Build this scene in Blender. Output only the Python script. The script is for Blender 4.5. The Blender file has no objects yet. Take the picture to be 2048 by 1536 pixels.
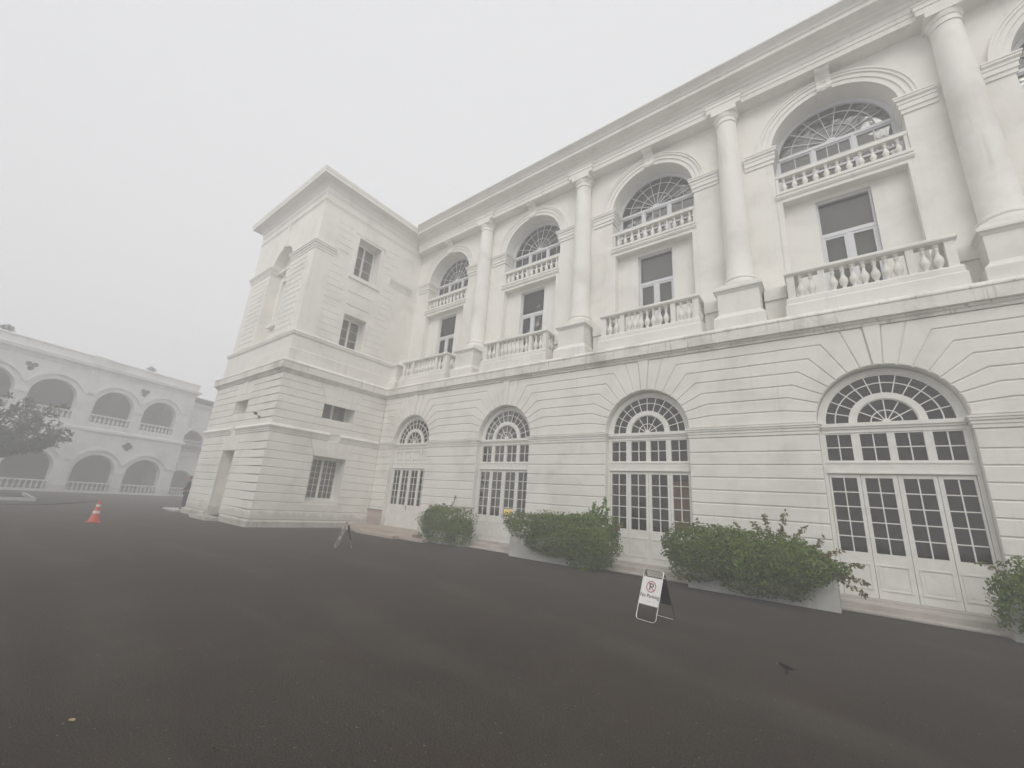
import bpy, bmesh, math, random
from mathutils import Vector, Matrix
random.seed(7)
R = math.radians
S = bpy.context.scene
COL = S.collection

# ------------------------------------------------------------------ camera
cam_d = bpy.data.cameras.new('camera')
cam = bpy.data.objects.new('camera', cam_d); COL.objects.link(cam)
F_PX, YAW, PITCH, ROLL, DIST = 830.33, 0.6784, 0.2817, 0.0752, 12.629
cam_d.sensor_fit = 'HORIZONTAL'; cam_d.sensor_width = 36.0
cam_d.lens = 36.0 * F_PX / 2048.0
cam_d.clip_start = 0.05; cam_d.clip_end = 1500
cy, sy, cp, sp = math.cos(YAW), math.sin(YAW), math.cos(PITCH), math.sin(PITCH)
fw = Vector((-sy*cp, cy*cp, sp)); rt = Vector((cy, sy, 0)); up = rt.cross(fw)
cr, sr = math.cos(ROLL), math.sin(ROLL)
rt, up = cr*rt + sr*up, -sr*rt + cr*up
mw = Matrix.Identity(4)
for i in range(3):
    mw[i][0], mw[i][1], mw[i][2] = rt[i], up[i], -fw[i]
mw[0][3], mw[1][3], mw[2][3] = 0, -DIST, 1.6
cam.matrix_world = mw
S.camera = cam

# ------------------------------------------------------------------ world, sun, exposure
SUN_EL, SUN_AZ = R(42), R(146)
w = bpy.data.worlds.new('World'); S.world = w; w.use_nodes = True
nt = w.node_tree; nt.nodes.clear()
wo = nt.nodes.new('ShaderNodeOutputWorld'); bg = nt.nodes.new('ShaderNodeBackground')
sky = nt.nodes.new('ShaderNodeTexSky'); sky.sky_type = 'NISHITA'; sky.sun_disc = False
sky.sun_elevation = SUN_EL; sky.sun_rotation = SUN_AZ
sky.dust_density = 6; sky.air_density = 1.0
mixc = nt.nodes.new('ShaderNodeMix'); mixc.data_type = 'RGBA'
mixc.inputs[0].default_value = 0.9                       # the cloud deck hides nearly all the blue
nt.links.new(sky.outputs[0], mixc.inputs[6]); mixc.inputs[7].default_value = (6.75, 6.75, 6.8, 1)
nt.links.new(mixc.outputs[2], bg.inputs[0]); bg.inputs[1].default_value = 0.13
nt.links.new(bg.outputs[0], wo.inputs[0])
sl = bpy.data.lights.new('sun', 'SUN'); sl.energy = 1.4; sl.angle = R(40); sl.color = (1, .98, .94)
so = bpy.data.objects.new('sun', sl); COL.objects.link(so)
so.rotation_euler = (R(90) - SUN_EL, 0, math.pi - SUN_AZ)
S.view_settings.view_transform = 'Standard'; S.view_settings.look = 'None'
S.view_settings.exposure = 0.09; S.view_settings.gamma = 1
S.cycles.max_bounces = 8; S.cycles.diffuse_bounces = 4; S.cycles.glossy_bounces = 3
S.cycles.volume_bounces = 3; S.cycles.transparent_max_bounces = 16
S.cycles.use_denoising = True

# ------------------------------------------------------------------ materials
def mat(name, rough=.6, spec=.3):
    m = bpy.data.materials.new(name); m.use_nodes = True
    b = m.node_tree.nodes['Principled BSDF']
    b.inputs['Roughness'].default_value = rough; b.inputs['Specular IOR Level'].default_value = spec
    return m, m.node_tree, b
def N(t, kind, **kw):
    n = t.nodes.new(kind)
    for k, v in kw.items(): setattr(n, k, v)
    return n
def noise(t, vec, scale, detail=4, rough=.6, dist=0):
    n = N(t, 'ShaderNodeTexNoise'); n.inputs['Scale'].default_value = scale
    n.inputs['Detail'].default_value = detail; n.inputs['Roughness'].default_value = rough
    n.inputs['Distortion'].default_value = dist
    if vec: t.links.new(vec, n.inputs['Vector'])
    return n.outputs['Fac']
def ramp(t, fac, *stops):
    n = N(t, 'ShaderNodeValToRGB'); e = n.color_ramp.elements
    while len(e) < len(stops): e.new(.5)
    for el, (p, c) in zip(e, stops):
        el.position = p; el.color = (c, c, c, 1) if isinstance(c, (int, float)) else (*c, 1)
    t.links.new(fac, n.inputs[0]); return n.outputs[0]
def mixrgb(t, fac, a, b, mode='MIX'):
    n = N(t, 'ShaderNodeMix', data_type='RGBA', blend_type=mode)
    for s, v in ((0, fac), (6, a), (7, b)):
        if hasattr(v, 'is_linked') or hasattr(v, 'links'): t.links.new(v, n.inputs[s])
        elif s == 0: n.inputs[0].default_value = v
        else: n.inputs[s].default_value = (*v, 1)
    return n.outputs[2]
def pos(t, scale=(1, 1, 1)):
    g = N(t, 'ShaderNodeNewGeometry'); m = N(t, 'ShaderNodeMapping'); m.inputs['Scale'].default_value = scale
    t.links.new(g.outputs['Position'], m.inputs['Vector']); return m.outputs[0]
def bump(t, b, h, strength, dist):
    n = N(t, 'ShaderNodeBump'); n.inputs['Strength'].default_value = strength; n.inputs['Distance'].default_value = dist
    t.links.new(h, n.inputs['Height']); t.links.new(n.outputs[0], b.inputs['Normal'])

def limewash(name, base, dirt, amount, streaks=.5, sf=1):
    m, t, b = mat(name, .85, .15)
    p = pos(t); big = noise(t, p, .7, 5, .65, .4); fine = noise(t, p, 9, 4, .7)
    st = noise(t, pos(t, (3.2*sf, 3.2*sf, .22*sf)), 1.6, 5, .7)
    c = mixrgb(t, ramp(t, big, (.48, 0), (.72, amount)), base, dirt)
    c = mixrgb(t, ramp(t, st, (.56, 0), (.74, amount*streaks)), c, tuple(x*.8 for x in dirt))
    c = mixrgb(t, ramp(t, fine, (.62, 0), (.78, amount*.5)), c, dirt)
    g = N(t, 'ShaderNodeNewGeometry'); sx = N(t, 'ShaderNodeSeparateXYZ'); t.links.new(g.outputs['Position'], sx.inputs[0])
    mm = N(t, 'ShaderNodeMath', operation='MULTIPLY_ADD'); t.links.new(noise(t, p, 2.6, 5, .7), mm.inputs[0]); mm.inputs[1].default_value = -.9; t.links.new(sx.outputs['Z'], mm.inputs[2])
    c = mixrgb(t, ramp(t, mm.outputs[0], (0.0, .5), (.16, 0)), c, tuple(x*.75 for x in dirt))      # splashes at the foot of the wall
    crack = noise(t, pos(t, (1.4, 1.4, 1.0)), 1.9, 8, .75, 1.4)
    c = mixrgb(t, ramp(t, crack, (.495, 0), (.5, amount*.45), (.505, 0)), c, tuple(x*.7 for x in dirt))
    t.links.new(c, b.inputs['Base Color'])
    hm = N(t, 'ShaderNodeMath', operation='MULTIPLY_ADD'); t.links.new(noise(t, p, 3.0, 3, .5), hm.inputs[0]); hm.inputs[1].default_value = 3.0; t.links.new(noise(t, p, 26, 6, .7), hm.inputs[2])
    bump(t, b, hm.outputs[0], .40, .012)
    return m
M = {}
M['wall'] = limewash('white_limewash', (.80, .785, .735), (.54, .52, .47), .50)
M['trim'] = limewash('white_trim_limewash', (.79, .775, .73), (.50, .48, .43), .45, .8)
M['ledge'] = limewash('weathered_ledge_limewash', (.77, .755, .705), (.34, .32, .28), .8, 1.2, 2.4)
M['planter'] = limewash('stained_white_concrete', (.72, .72, .69), (.34, .35, .32), .6, 1)
M['cream'] = limewash('cream_paint', (.64, .60, .50), (.42, .38, .30), .5)
M['pink'] = limewash('pinkish_stone', (.60, .52, .45), (.42, .35, .30), .6)
M['clad'] = limewash('pinkish_grey_stone', (.50, .42, .385), (.40, .33, .29), .5)
M['step'] = limewash('worn_step_stone', (.70, .675, .63), (.40, .35, .31), .8)
M['far'] = limewash('far_white_limewash', (.76, .75, .72), (.48, .47, .44), .6, 1)
def plain(name, col, rough=.5, spec=.4, var=.12, scale=14, metal=0):
    m, t, b = mat(name, rough, spec); p = pos(t)
    c = mixrgb(t, ramp(t, noise(t, p, scale, 4), (.35, 0), (.7, 1)), col, tuple(x*(1-var) for x in col))
    t.links.new(c, b.inputs['Base Color']); b.inputs['Metallic'].default_value = metal
    return m
M['timber'] = plain('white_painted_timber', (.80, .79, .75), .5, .35, .12, 5)
M['upvc'] = plain('pale_grey_window_paint', (.66, .67, .70), .45, .4, .08, 8)
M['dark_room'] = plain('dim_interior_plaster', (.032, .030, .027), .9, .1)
M['loggia'] = plain('shaded_veranda_plaster', (.15, .145, .135), .9, .1)  # shade behind the open arches put into the plaster colour
M['blind'] = plain('grey_window_blind', (.40, .395, .385), .9, .1)  # blind lightened so its colour carries fog and sky reflection in the panes
M['metal'] = plain('chromed_steel', (.62, .61, .59), .22, .5, .1, 30, 1)
M['sign_white'] = plain('white_sign_panel', (.80, .80, .77), .5, .3, .06)
M['sign_grey'] = plain('shade_grey_sign_panel', (.30, .29, .27), .6, .3, .15)  # shade and haze on the far sign put into its grey
M['black'] = plain('black_sign_print', (.012, .012, .014), .6, .2)
M['red'] = plain('red_sign_print', (.42, .035, .045), .6, .2)
M['grey_print'] = plain('grey_sign_print', (.45, .45, .44), .6, .2)
M['sign_back'] = plain('black_sign_back', (.022, .020, .020), .6, .2)
M['orange'] = plain('orange_cone_plastic', (.62, .085, .035), .5, .4, .15, 20)
M['cone_white'] = plain('white_reflective_sleeve', (.72, .70, .66), .4, .4)
M['rope'] = plain('dark_rope', (.05, .048, .045), .9, .1)
M['wood'] = plain('orange_brown_wood', (.72, .30, .09), .5, .3, .25, 6)
M['bird'] = plain('dark_feather', (.018, .017, .016), .7, .2)
M['beak'] = plain('yellow_beak', (.30, .20, .04), .5, .3)
M['dryleaf'] = plain('dry_leaf', (.36, .28, .16), .8, .2, .3, 60)
M['soil'] = plain('dark_soil', (.06, .055, .04), .95, .1, .5, 9)
M['bark'] = plain('grey_bark', (.11, .095, .08), .9, .1, .4, 18)
M['twig'] = plain('green_brown_twig', (.10, .085, .045), .8, .1)
M['skin'] = plain('skin', (.33, .19, .125), .6, .3)
M['hair'] = plain('black_hair', (.015, .013, .012), .6, .3)
M['jacket'] = plain('dark_grey_jacket', (.035, .036, .045), .85, .1)
M['trousers'] = plain('black_trousers', (.022, .022, .026), .85, .1)
M['shoe'] = plain('black_shoe', (.012, .012, .012), .5, .3)
M['paper'] = plain('white_paper', (.75, .75, .72), .7, .2)
M['lamp'] = plain('dark_lamp_housing', (.035, .03, .045), .5, .3)
def leafmat(name, c1, c2, c3):
    m, t, b = mat(name, .5, .35); p = pos(t)
    c = mixrgb(t, ramp(t, noise(t, p, 17, 2), (.40, 0), (.62, 1)), c1, c2)
    c = mixrgb(t, ramp(t, noise(t, p, 2.3, 3), (.5, 0), (.7, .8)), c, c3)
    t.links.new(c, b.inputs['Base Color'])
    b.inputs['Subsurface Weight'].default_value = 0
    tr = N(t, 'ShaderNodeBsdfTranslucent'); t.links.new(c, tr.inputs[0])
    mx = N(t, 'ShaderNodeMixShader'); mx.inputs[0].default_value = .25
    t.links.new(b.outputs[0], mx.inputs[1]); t.links.new(tr.outputs[0], mx.inputs[2])
    t.links.new(mx.outputs[0], t.nodes['Material Output'].inputs['Surface'])
    return m
M['leaf'] = leafmat('shrub_leaf', (.070, .118, .014), (.14, .205, .026), (.19, .26, .032))
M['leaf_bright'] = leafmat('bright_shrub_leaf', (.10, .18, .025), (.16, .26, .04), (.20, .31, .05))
M['shoot'] = leafmat('reddish_young_leaf', (.20, .12, .06), (.20, .22, .07), (.17, .075, .055))
M['treeleaf'] = leafmat('tree_leaf', (.035, .055, .022), (.06, .08, .03), (.07, .085, .035))
# glass: clear pane, mirror-like at grazing angles
m, t, b = mat('window_glass')
lw = N(t, 'ShaderNodeFresnel'); lw.inputs['IOR'].default_value = 1.5
gl = N(t, 'ShaderNodeBsdfGlossy'); gl.inputs['Roughness'].default_value = .03
tr = N(t, 'ShaderNodeBsdfTransparent'); tr.inputs[0].default_value = (.82, .82, .80, 1)
b2 = N(t, 'ShaderNodeBump'); b2.inputs['Strength'].default_value = .25; b2.inputs['Distance'].default_value = .02
t.links.new(noise(t, pos(t), 2.2, 2, .5), b2.inputs['Height']); t.links.new(b2.outputs[0], gl.inputs['Normal']); t.links.new(b2.outputs[0], lw.inputs['Normal'])
mx = N(t, 'ShaderNodeMixShader')
t.links.new(lw.outputs[0], mx.inputs[0]); t.links.new(tr.outputs[0], mx.inputs[1]); t.links.new(gl.outputs[0], mx.inputs[2])
t.links.new(mx.outputs[0], t.nodes['Material Output'].inputs['Surface']); M['glass'] = m
m, t, b = mat('lit_yellow_lampshade', .6)
b.inputs['Base Color'].default_value = (.8, .6, .2, 1); b.inputs['Emission Color'].default_value = (1, .72, .22, 1)
b.inputs['Emission Strength'].default_value = 1.1; M['glow'] = m
# asphalt
m, t, b = mat('asphalt', .9, .2)
p = pos(t)
c = mixrgb(t, ramp(t, noise(t, p, 70, 5, .85), (.38, 0), (.62, 1)), (.010, .0085, .007), (.090, .074, .059))
c = mixrgb(t, ramp(t, noise(t, p, 19, 5, .8), (.40, 0), (.70, .5)), c, (.060, .049, .040))
c = mixrgb(t, ramp(t, noise(t, p, .30, 6, .65, .8), (.40, 0), (.66, .35)), c, (.030, .025, .021))
c = mixrgb(t, ramp(t, noise(t, p, .8, 5, .65, .4), (.50, 0), (.70, .5)), c, (.064, .043, .034))
wv = N(t, 'ShaderNodeTexWave', wave_type='RINGS', rings_direction='Z'); wm = N(t, 'ShaderNodeMapping'); wm.inputs['Location'].default_value = (9, 34, 0)
g_ = N(t, 'ShaderNodeNewGeometry'); t.links.new(g_.outputs['Position'], wm.inputs['Vector']); t.links.new(wm.outputs[0], wv.inputs['Vector'])
wv.inputs['Scale'].default_value = .13; wv.inputs['Distortion'].default_value = 1.2; wv.inputs['Detail'].default_value = 3; wv.inputs['Detail Scale'].default_value = .35
tm = N(t, 'ShaderNodeMath', operation='MULTIPLY'); t.links.new(ramp(t, wv.outputs['Fac'], (.74, 0), (.97, 1)), tm.inputs[0]); t.links.new(ramp(t, noise(t, p, .45, 3, .6), (.42, 0), (.62, .34)), tm.inputs[1])
c = mixrgb(t, tm.outputs[0], c, (.098, .088, .074))                     # pale arcs worn by turning wheels
st = noise(t, pos(t, (.10, .9, 1)), 1.3, 5, .65, .5)
c = mixrgb(t, ramp(t, st, (.54, 0), (.70, .32)), c, (.088, .077, .064))
c = mixrgb(t, ramp(t, noise(t, p, 26, 2, .5), (.70, 0), (.73, .8)), c, (.20, .16, .14))
c = mixrgb(t, ramp(t, noise(t, pos(t, (1, 1, 1.01)), 21, 2, .5), (.72, 0), (.75, .7)), c, (.012, .011, .010))
t.links.new(c, b.inputs['Base Color'])
bump(t, b, noise(t, p, 60, 5, .85), .9, .012); M['asphalt'] = m

# ------------------------------------------------------------------ mesh helpers
def offset_poly(P, d):
    n = len(P); a = sum(P[i][0]*P[(i+1) % n][1] - P[(i+1) % n][0]*P[i][1] for i in range(n))
    if a < 0: P = P[::-1]
    out = []
    for i in range(n):
        p0, p1, p2 = Vector(P[i-1]), Vector(P[i]), Vector(P[(i+1) % n])
        e1, e2 = (p1-p0), (p2-p1)
        if e1.length < 1e-6 or e2.length < 1e-6: out.append(tuple(p1)); continue
        e1.normalize(); e2.normalize()
        n1, n2 = Vector((-e1.y, e1.x)), Vector((-e2.y, e2.x))
        b_ = n1 + n2
        if b_.length < 1e-4: b_ = n1
        b_.normalize(); k = max(.35, b_.dot(n1))
        q = p1 + b_*(d/k); out.append((q.x, q.y))
    return out
from mathutils import noise as MN
def wob(P, a=.006):
    out = []; n = len(P)
    for i in range(n):
        p0, p1 = P[i], P[(i+1) % n]; k = max(1, int(math.hypot(p1[0]-p0[0], p1[1]-p0[1])/.4))
        for j in range(k):
            u, z = p0[0]+(p1[0]-p0[0])*j/k, p0[1]+(p1[1]-p0[1])*j/k
            out.append((u, z + a*MN.noise(Vector((u*2.1, z*3.7, 1.3)))))
    return out
class MB:
    """collects shapes into one mesh; tf maps local (u, depth, z) to the scene"""
    def __init__(s, tf=None): s.v = []; s.f = []; s.tf = tf or (lambda u, d, z: (u, d, z))
    def add(s, vs, fs):
        o = len(s.v); s.v += [s.tf(*q) for q in vs]; s.f += [tuple(o+i for i in f) for f in fs]
    def box(s, x0, x1, y0, y1, z0, z1):
        s.add([(x0,y0,z0),(x1,y0,z0),(x1,y1,z0),(x0,y1,z0),(x0,y0,z1),(x1,y0,z1),(x1,y1,z1),(x0,y1,z1)],
              [(0,3,2,1),(4,5,6,7),(0,1,5,4),(1,2,6,5),(2,3,7,6),(3,0,4,7)])
    def prism(s, P, y0, y1, cham=0):
        """polygon P of (u, z) pushed from depth y0 (front) to y1; front edge chamfered"""
        n = len(P)
        a = sum(P[i][0]*P[(i+1) % n][1] - P[(i+1) % n][0]*P[i][1] for i in range(n))
        if a < 0: P = P[::-1]
        vs = [(u, y1, z) for u, z in P]; fs = [tuple(range(n))]
        L = [vs]
        if cham:
            vs = vs + [(u, y0+cham, z) for u, z in P] + [(u, y0, z) for u, z in offset_poly(P, cham)]; k = 2
        else:
            vs = vs + [(u, y0, z) for u, z in P]; k = 1
        for j in range(k):
            fs += [(j*n+i, j*n+(i+1) % n, (j+1)*n+(i+1) % n, (j+1)*n+i) for i in range(n)]
        fs.append(tuple(k*n+i for i in range(n))[::-1])
        s.add(vs, fs)
    def lathe(s, prof, c=(0, 0), seg=12, z0=0, a0=0, a1=2*math.pi):
        full = abs(a1-a0-2*math.pi) < 1e-6; m_ = seg if full else seg+1
        vs = []; fs = []
        for r, z in prof:
            for i in range(m_):
                a = a0 + (a1-a0)*i/seg; vs.append((c[0]+r*math.cos(a), c[1]+r*math.sin(a), z0+z))
        for j in range(len(prof)-1):
            for i in range(seg):
                k = (i+1) % m_
                fs.append((j*m_+i, j*m_+k, (j+1)*m_+k, (j+1)*m_+i))
        fs.append(tuple(range(m_))[::-1]); fs.append(tuple((len(prof)-1)*m_+i for i in range(m_)))
        s.add(vs, fs)
    def tube(s, pts, r, seg=8, closed=False):
        pts = [Vector(p) for p in pts]; n = len(pts); vs = []; fs = []; rr = r if isinstance(r, (list, tuple)) else [r]*n
        nrm = None
        for i, p in enumerate(pts):
            a = pts[i-1] if (i or closed) else p; b_ = pts[(i+1) % n] if (i < n-1 or closed) else p
            d = (b_-a).normalized()
            if nrm is None: nrm = d.orthogonal().normalized()
            nrm = (nrm - d*nrm.dot(d)).normalized(); bi = d.cross(nrm)
            for k in range(seg):
                t_ = 2*math.pi*k/seg; vs.append(tuple(p + (nrm*math.cos(t_)+bi*math.sin(t_))*rr[i]))
        for i in range(n if closed else n-1):
            j = (i+1) % n
            for k in range(seg):
                l = (k+1) % seg; fs.append((i*seg+k, i*seg+l, j*seg+l, j*seg+k))
        if not closed:
            fs.append(tuple(range(seg))[::-1]); fs.append(tuple((n-1)*seg+k for k in range(seg)))
        s.add(vs, fs)
    def sweep(s, path, prof, i0=0, i1=None):
        """moulding: closed profile of (out, z) carried along a plan path, mitred; outward is the right-hand side"""
        P = [Vector(p) for p in path]; n = len(P); i1 = n-1 if i1 is None else i1
        rows = []
        for i in range(i0, i1+1):
            d1 = (P[i]-P[i-1]).normalized() if i > 0 else None
            d2 = (P[i+1]-P[i]).normalized() if i < n-1 else None
            d1 = d1 or d2; d2 = d2 or d1
            n1, n2 = Vector((d1.y, -d1.x)), Vector((d2.y, -d2.x)); b_ = (n1+n2).normalized(); k = b_.dot(n1)
            rows.append([(P[i].x + b_.x*o/k, P[i].y + b_.y*o/k, z) for o, z in prof])
        m_ = len(prof); vs = [q for r_ in rows for q in r_]; fs = []
        for j in range(len(rows)-1):
            for a in range(m_):
                b2 = (a+1) % m_; fs.append((j*m_+a, j*m_+b2, (j+1)*m_+b2, (j+1)*m_+a))
        fs.append(tuple(range(m_))); fs.append(tuple((len(rows)-1)*m_+a for a in range(m_))[::-1])
        s.add(vs, fs)
    def build(s, name, material, parent=None, loc=None, smooth=None, rz=0):
        me = bpy.data.meshes.new(name); me.from_pydata(s.v, [], s.f)
        bm = bmesh.new(); bm.from_mesh(me); bmesh.ops.recalc_face_normals(bm, faces=bm.faces); bm.to_mesh(me); bm.free()
        me.materials.append(material)
        if smooth is not None:
            me.shade_smooth(); me.set_sharp_from_angle(angle=R(smooth))
        return link(name, me, parent, loc, rz)
def link(name, me, parent=None, loc=None, rz=0):
    o = bpy.data.objects.new(name, me); COL.objects.link(o); o.parent = parent
    if loc: o.location = loc
    if rz: o.rotation_euler = (0, 0, rz)
    return o
def tag(o, label, cat, group=None):
    o['label'] = label; o['category'] = cat
    if group: o['group'] = group
    return o
def thing(name, label, cat, loc=(0, 0, 0), rz=0, group=None):
    o = bpy.data.objects.new(name, None); COL.objects.link(o); o.location = loc; o.rotation_euler = (0, 0, rz)
    o.empty_display_size = .1
    return tag(o, label, cat, group)
def struct(name, mb, material):
    o = mb.build(name, material); o['kind'] = 'structure'; return o
def dup(o, parent=None, loc=None):
    c = o.copy(); COL.objects.link(c); c.parent = parent
    if loc: c.location = loc
    for ch in list(o.children): dup(ch, c)
    return c
def arc(cx, cz, r, a0, a1, n):
    return [(cx + r*math.cos(a0+(a1-a0)*i/n), cz + r*math.sin(a0+(a1-a0)*i/n)) for i in range(n+1)]
def arch_panel(mb, x0, x1, z0, z1, xc, r, zs, zb, y0, y1, seg=14):
    """wall panel with one round-headed opening"""
    if xc-r > x0: mb.box(x0, xc-r, y0, y1, z0, zs)
    if xc+r < x1: mb.box(xc+r, x1, y0, y1, z0, zs)
    if zb > z0: mb.box(xc-r, xc+r, y0, y1, z0, zb)
    mb.prism([(x1, zs), (x1, z1), (xc, z1)] + arc(xc, zs, r, math.pi/2, 0, seg), y0, y1)
    mb.prism([(x0, z1), (x0, zs)] + arc(xc, zs, r, math.pi, math.pi/2, seg) + [(xc, z1)], y0, y1)

# ------------------------------------------------------------------ ground
g = MB(); g.box(-72, 40, -45, 40, -.3, 0); ground = struct('ground', g, M['asphalt'])

# ================================================================== MAIN BUILDING
B, X1 = 5.72, .971
XC = [6.30, .971, -4.73, -10.47, -16.19]              # bay centres, right to left
XT, YT, WT = -18.64, -5.34, 7.9                        # the tower's right face, front face and width
XE = 9.4                                               # right end
RA, ZS = 1.317, 4.11                                   # ground floor arches
hall = thing('building', 'long white two storey stucco building with columns, arched doors and balustrades', 'building', (0, 0, 0))
ZG = [.31 + .3435*i for i in range(10)]                # joints of the courses below the impost: .31 .. 3.40
# --- core of the ground floor wall
mb = MB()
edges = [XE] + [(XC[i]+XC[i+1])/2 for i in range(4)] + [XT]
for k, xc in enumerate(XC):
    arch_panel(mb, edges[k+1], edges[k], 0, 6.5, xc, RA+.004, ZS, 0, .03, .75, 20)
# --- courses, slightly proud and chamfered, between the openings
GAP, CH = .014, .014
def pier(x0, x1, zs):
    for a, b_ in zip(zs[:-1], zs[1:]): mb.prism(wob([(x0, a+GAP), (x1, a+GAP), (x1, b_-GAP), (x0, b_-GAP)]), 0, .045, CH)
low = [0.0] + ZG + [3.82]
jambs = [(XC[0]+RA, XE)] + [(XC[i+1]+RA, XC[i]-RA) for i in range(4)] + [(XT, XC[4]-RA)]
for x0, x1 in jambs: pier(x0, x1, low)
TH = [0.0] + [R(a) for a in (11.2, 21.5, 31.5, 41, 51, 63.5, 75.3, 86.3)]
BEND = [(RA, 4.10), (1.97, 4.45), (1.85, 4.79), (1.74, 5.12), (1.58, 5.46), (1.33, 5.79), (1.04, 6.13), (.63, 6.44), (.17, 6.44)]
def course(xl, xr, i):
    """course i from the right flank of arch xl to the left flank of arch xr (either may be a wall end)"""
    lo, hi = BEND[i-1], BEND[i]; P = []
    if xl[0] == 'arch':
        c = xl[1]; a = arc(c, ZS, RA, TH[i], TH[i-1], 4)
        P += [(c+hi[0], hi[1])] + a + ([(c+lo[0], lo[1])] if i > 1 else [])
    else: P += [(xl[1], hi[1]), (xl[1], lo[1])]
    if xr[0] == 'arch':
        c = xr[1]; a = [(2*c-u, z) for u, z in arc(c, ZS, RA, TH[i-1], TH[i], 4)]
        P += ([(c-lo[0], lo[1])] if i > 1 else []) + a + [(c-hi[0], hi[1])]
    else: P += [(xr[1], lo[1]), (xr[1], hi[1])]
    mb.prism(wob(offset_poly(P[::-1], GAP), .005), 0, .045, CH)
for i in range(1, 8):
    course(('arch', XC[0]), ('end', XE), i)
    for k in range(4): course(('arch', XC[k+1]), ('arch', XC[k]), i)
    course(('end', XT), ('arch', XC[4]), i)
for xc in XC:
    for sgn in (1, -1):                                # the voussoir next to the keystone
        P = [(xc+sgn*u, z) for u, z in [(.63, 6.44)] + arc(0, ZS, RA, TH[7], TH[8], 4) + [(.17, 6.44)]]
        mb.prism(offset_poly(P, GAP), 0, .045, CH)
    P = [(xc-.17, 6.44)] + arc(xc, ZS, RA, math.pi-TH[8], TH[8], 2) + [(xc+.17, 6.44)]
    mb.prism(offset_poly(P, .004), -.035, .045, CH)    # keystone, proud
mb.build('ground_floor_wall', M['wall'], hall)
# --- impost mouldings wrapping into the reveals
def seg_part(path, prof, i0=0, i1=None, parent=None, fix=None):
    m_ = MB(); m_.sweep(path, prof, i0, i1); o = m_.build('impost_moulding', M['trim'], parent)
    if fix is not None: o.location = fix
IMP = [(-.02, 3.83), (.012, 3.83), (.012, 3.90), (.03, 3.92), (.03, 3.97), (.055, 4.0), (.055, 4.04), (.075, 4.05), (.075, 4.085), (.02, 4.10), (-.02, 4.10)]
for x0, x1 in jambs[1:5]: seg_part([(x0, .24), (x0, 0), (x1, 0), (x1, .24)], IMP, parent=hall)
seg_part([(XC[0]+RA, .24), (XC[0]+RA, 0), (XE, 0)], IMP, parent=hall)
seg_part([(XT, -2), (XT, 0), (XC[4]-RA, 0), (XC[4]-RA, .24)], IMP, 1, parent=hall)
# --- string course over the ground floor
STR = [(-.3, 6.44), (.03, 6.44), (.05, 6.50), (.09, 6.53), (.10, 6.575), (.17, 6.59), (.17, 6.88), (.19, 6.90), (.19, 6.935), (.05, 7.06), (-.3, 7.06)]
TOWER = [(XT-WT, 0.0), (XT-WT, YT), (XT, YT), (XT, 0.0), (XE, 0.0)]
mb = MB(); mb.sweep(TOWER, STR, 3, 4); mb.build('string_course', M['ledge'], hall)

# --- upper floor wall, set back
YU, RU, ZU = 1.09, 1.60, 13.53
COLX = [9.3, 3.72, -1.86, -7.60, -13.28]
mb = MB()
ue = [XE] + [COLX[i] for i in range(1, 5)] + [XT-.4]
for k, xc in enumerate(XC):
    arch_panel(mb, ue[k+1], ue[k], 6.9, 16.6, xc, RU, ZU, 7.3, YU, YU+.8, 22)
    mb.box(xc-RU-.1, xc-.66, YU+.30, YU+.55, 7.3, 11.6)      # recessed panels beside the lower window
    mb.box(xc+.66, xc+RU+.1, YU+.30, YU+.55, 7.3, 11.6)
    mb.box(xc-.66, xc+.66, YU+.30, YU+.55, 11.34, 11.6); mb.box(xc-.66, xc+.66, YU+.30, YU+.55, 7.3, 7.62)
mb.box(XT-.3, XE, .2, YU+.8, 6.4, 6.98)                      # terrace behind the balconies
mb.build('upper_floor_wall', M['wall'], hall)
# --- upper imposts and archivolts
UIM = [(-.02, 13.12), (.04, 13.12), (.04, 13.24), (.075, 13.26), (.075, 13.40), (.10, 13.42), (.10, 13.50), (.15, 13.54), (.15, 13.60), (.17, 13.61), (.17, 13.66), (-.02, 13.68)]
mb = MB()
for k in range(5):
    xl, xr = XC[k]-RU, XC[k]+RU
    cl = COLX[k+1]+.42 if k < 4 else XT; crr = COLX[k]-.42
    seg_part([(cl, YU), (xl, YU), (xl, YU+.5)], UIM, parent=hall)
    seg_part([(xr, YU+.5), (xr, YU), (crr, YU)], UIM, parent=hall)
for k, xc in enumerate(XC):
    mb = MB()
    for r0, r1, out in ((RU, RU+.15, .05), (RU+.15, RU+.29, .085), (RU+.29, RU+.37, .125), (RU+.37, RU+.42, .155)):
        a0 = math.asin(min(.99, .13/r0))*.8
        mb.prism(arc(xc, ZU, r0, math.pi-a0, a0, 32) + arc(xc, ZU, r1, a0, math.pi-a0, 32), YU-out, YU+.02)
    mb.build('archivolt', M['trim'], hall, smooth=40)
    mb = MB(); zc = ZU+RU                                # scrolled keystone bracket up to the architrave
    sc = [(YU+.25, zc-.06), (YU-.16, zc-.06), (YU-.20, zc+.02), (YU-.17, zc+.12), (YU-.12, zc+.20), (YU-.14, zc+.34), (YU-.26, zc+.48),
          (YU-.38, zc+.50), (YU-.44, zc+.56), (YU-.44, zc+.66), (YU+.05, zc+.66), (YU+.05, zc+.1), (YU+.25, zc+.1)]
    n = len(sc)
    for w0, w1, dy in ((-.19, -.07, 0), (-.07, .07, .03), (.07, .19, 0)):
        mb.add([(xc+w0, y+dy*(y < YU), z) for y, z in sc] + [(xc+w1, y+dy*(y < YU), z) for y, z in sc],
               [tuple(range(n)), tuple(range(2*n-1, n-1, -1))] + [(i, (i+1) % n, n+(i+1) % n, n+i) for i in range(n)])
    mb.build('keystone_bracket', M['trim'], hall)
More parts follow.
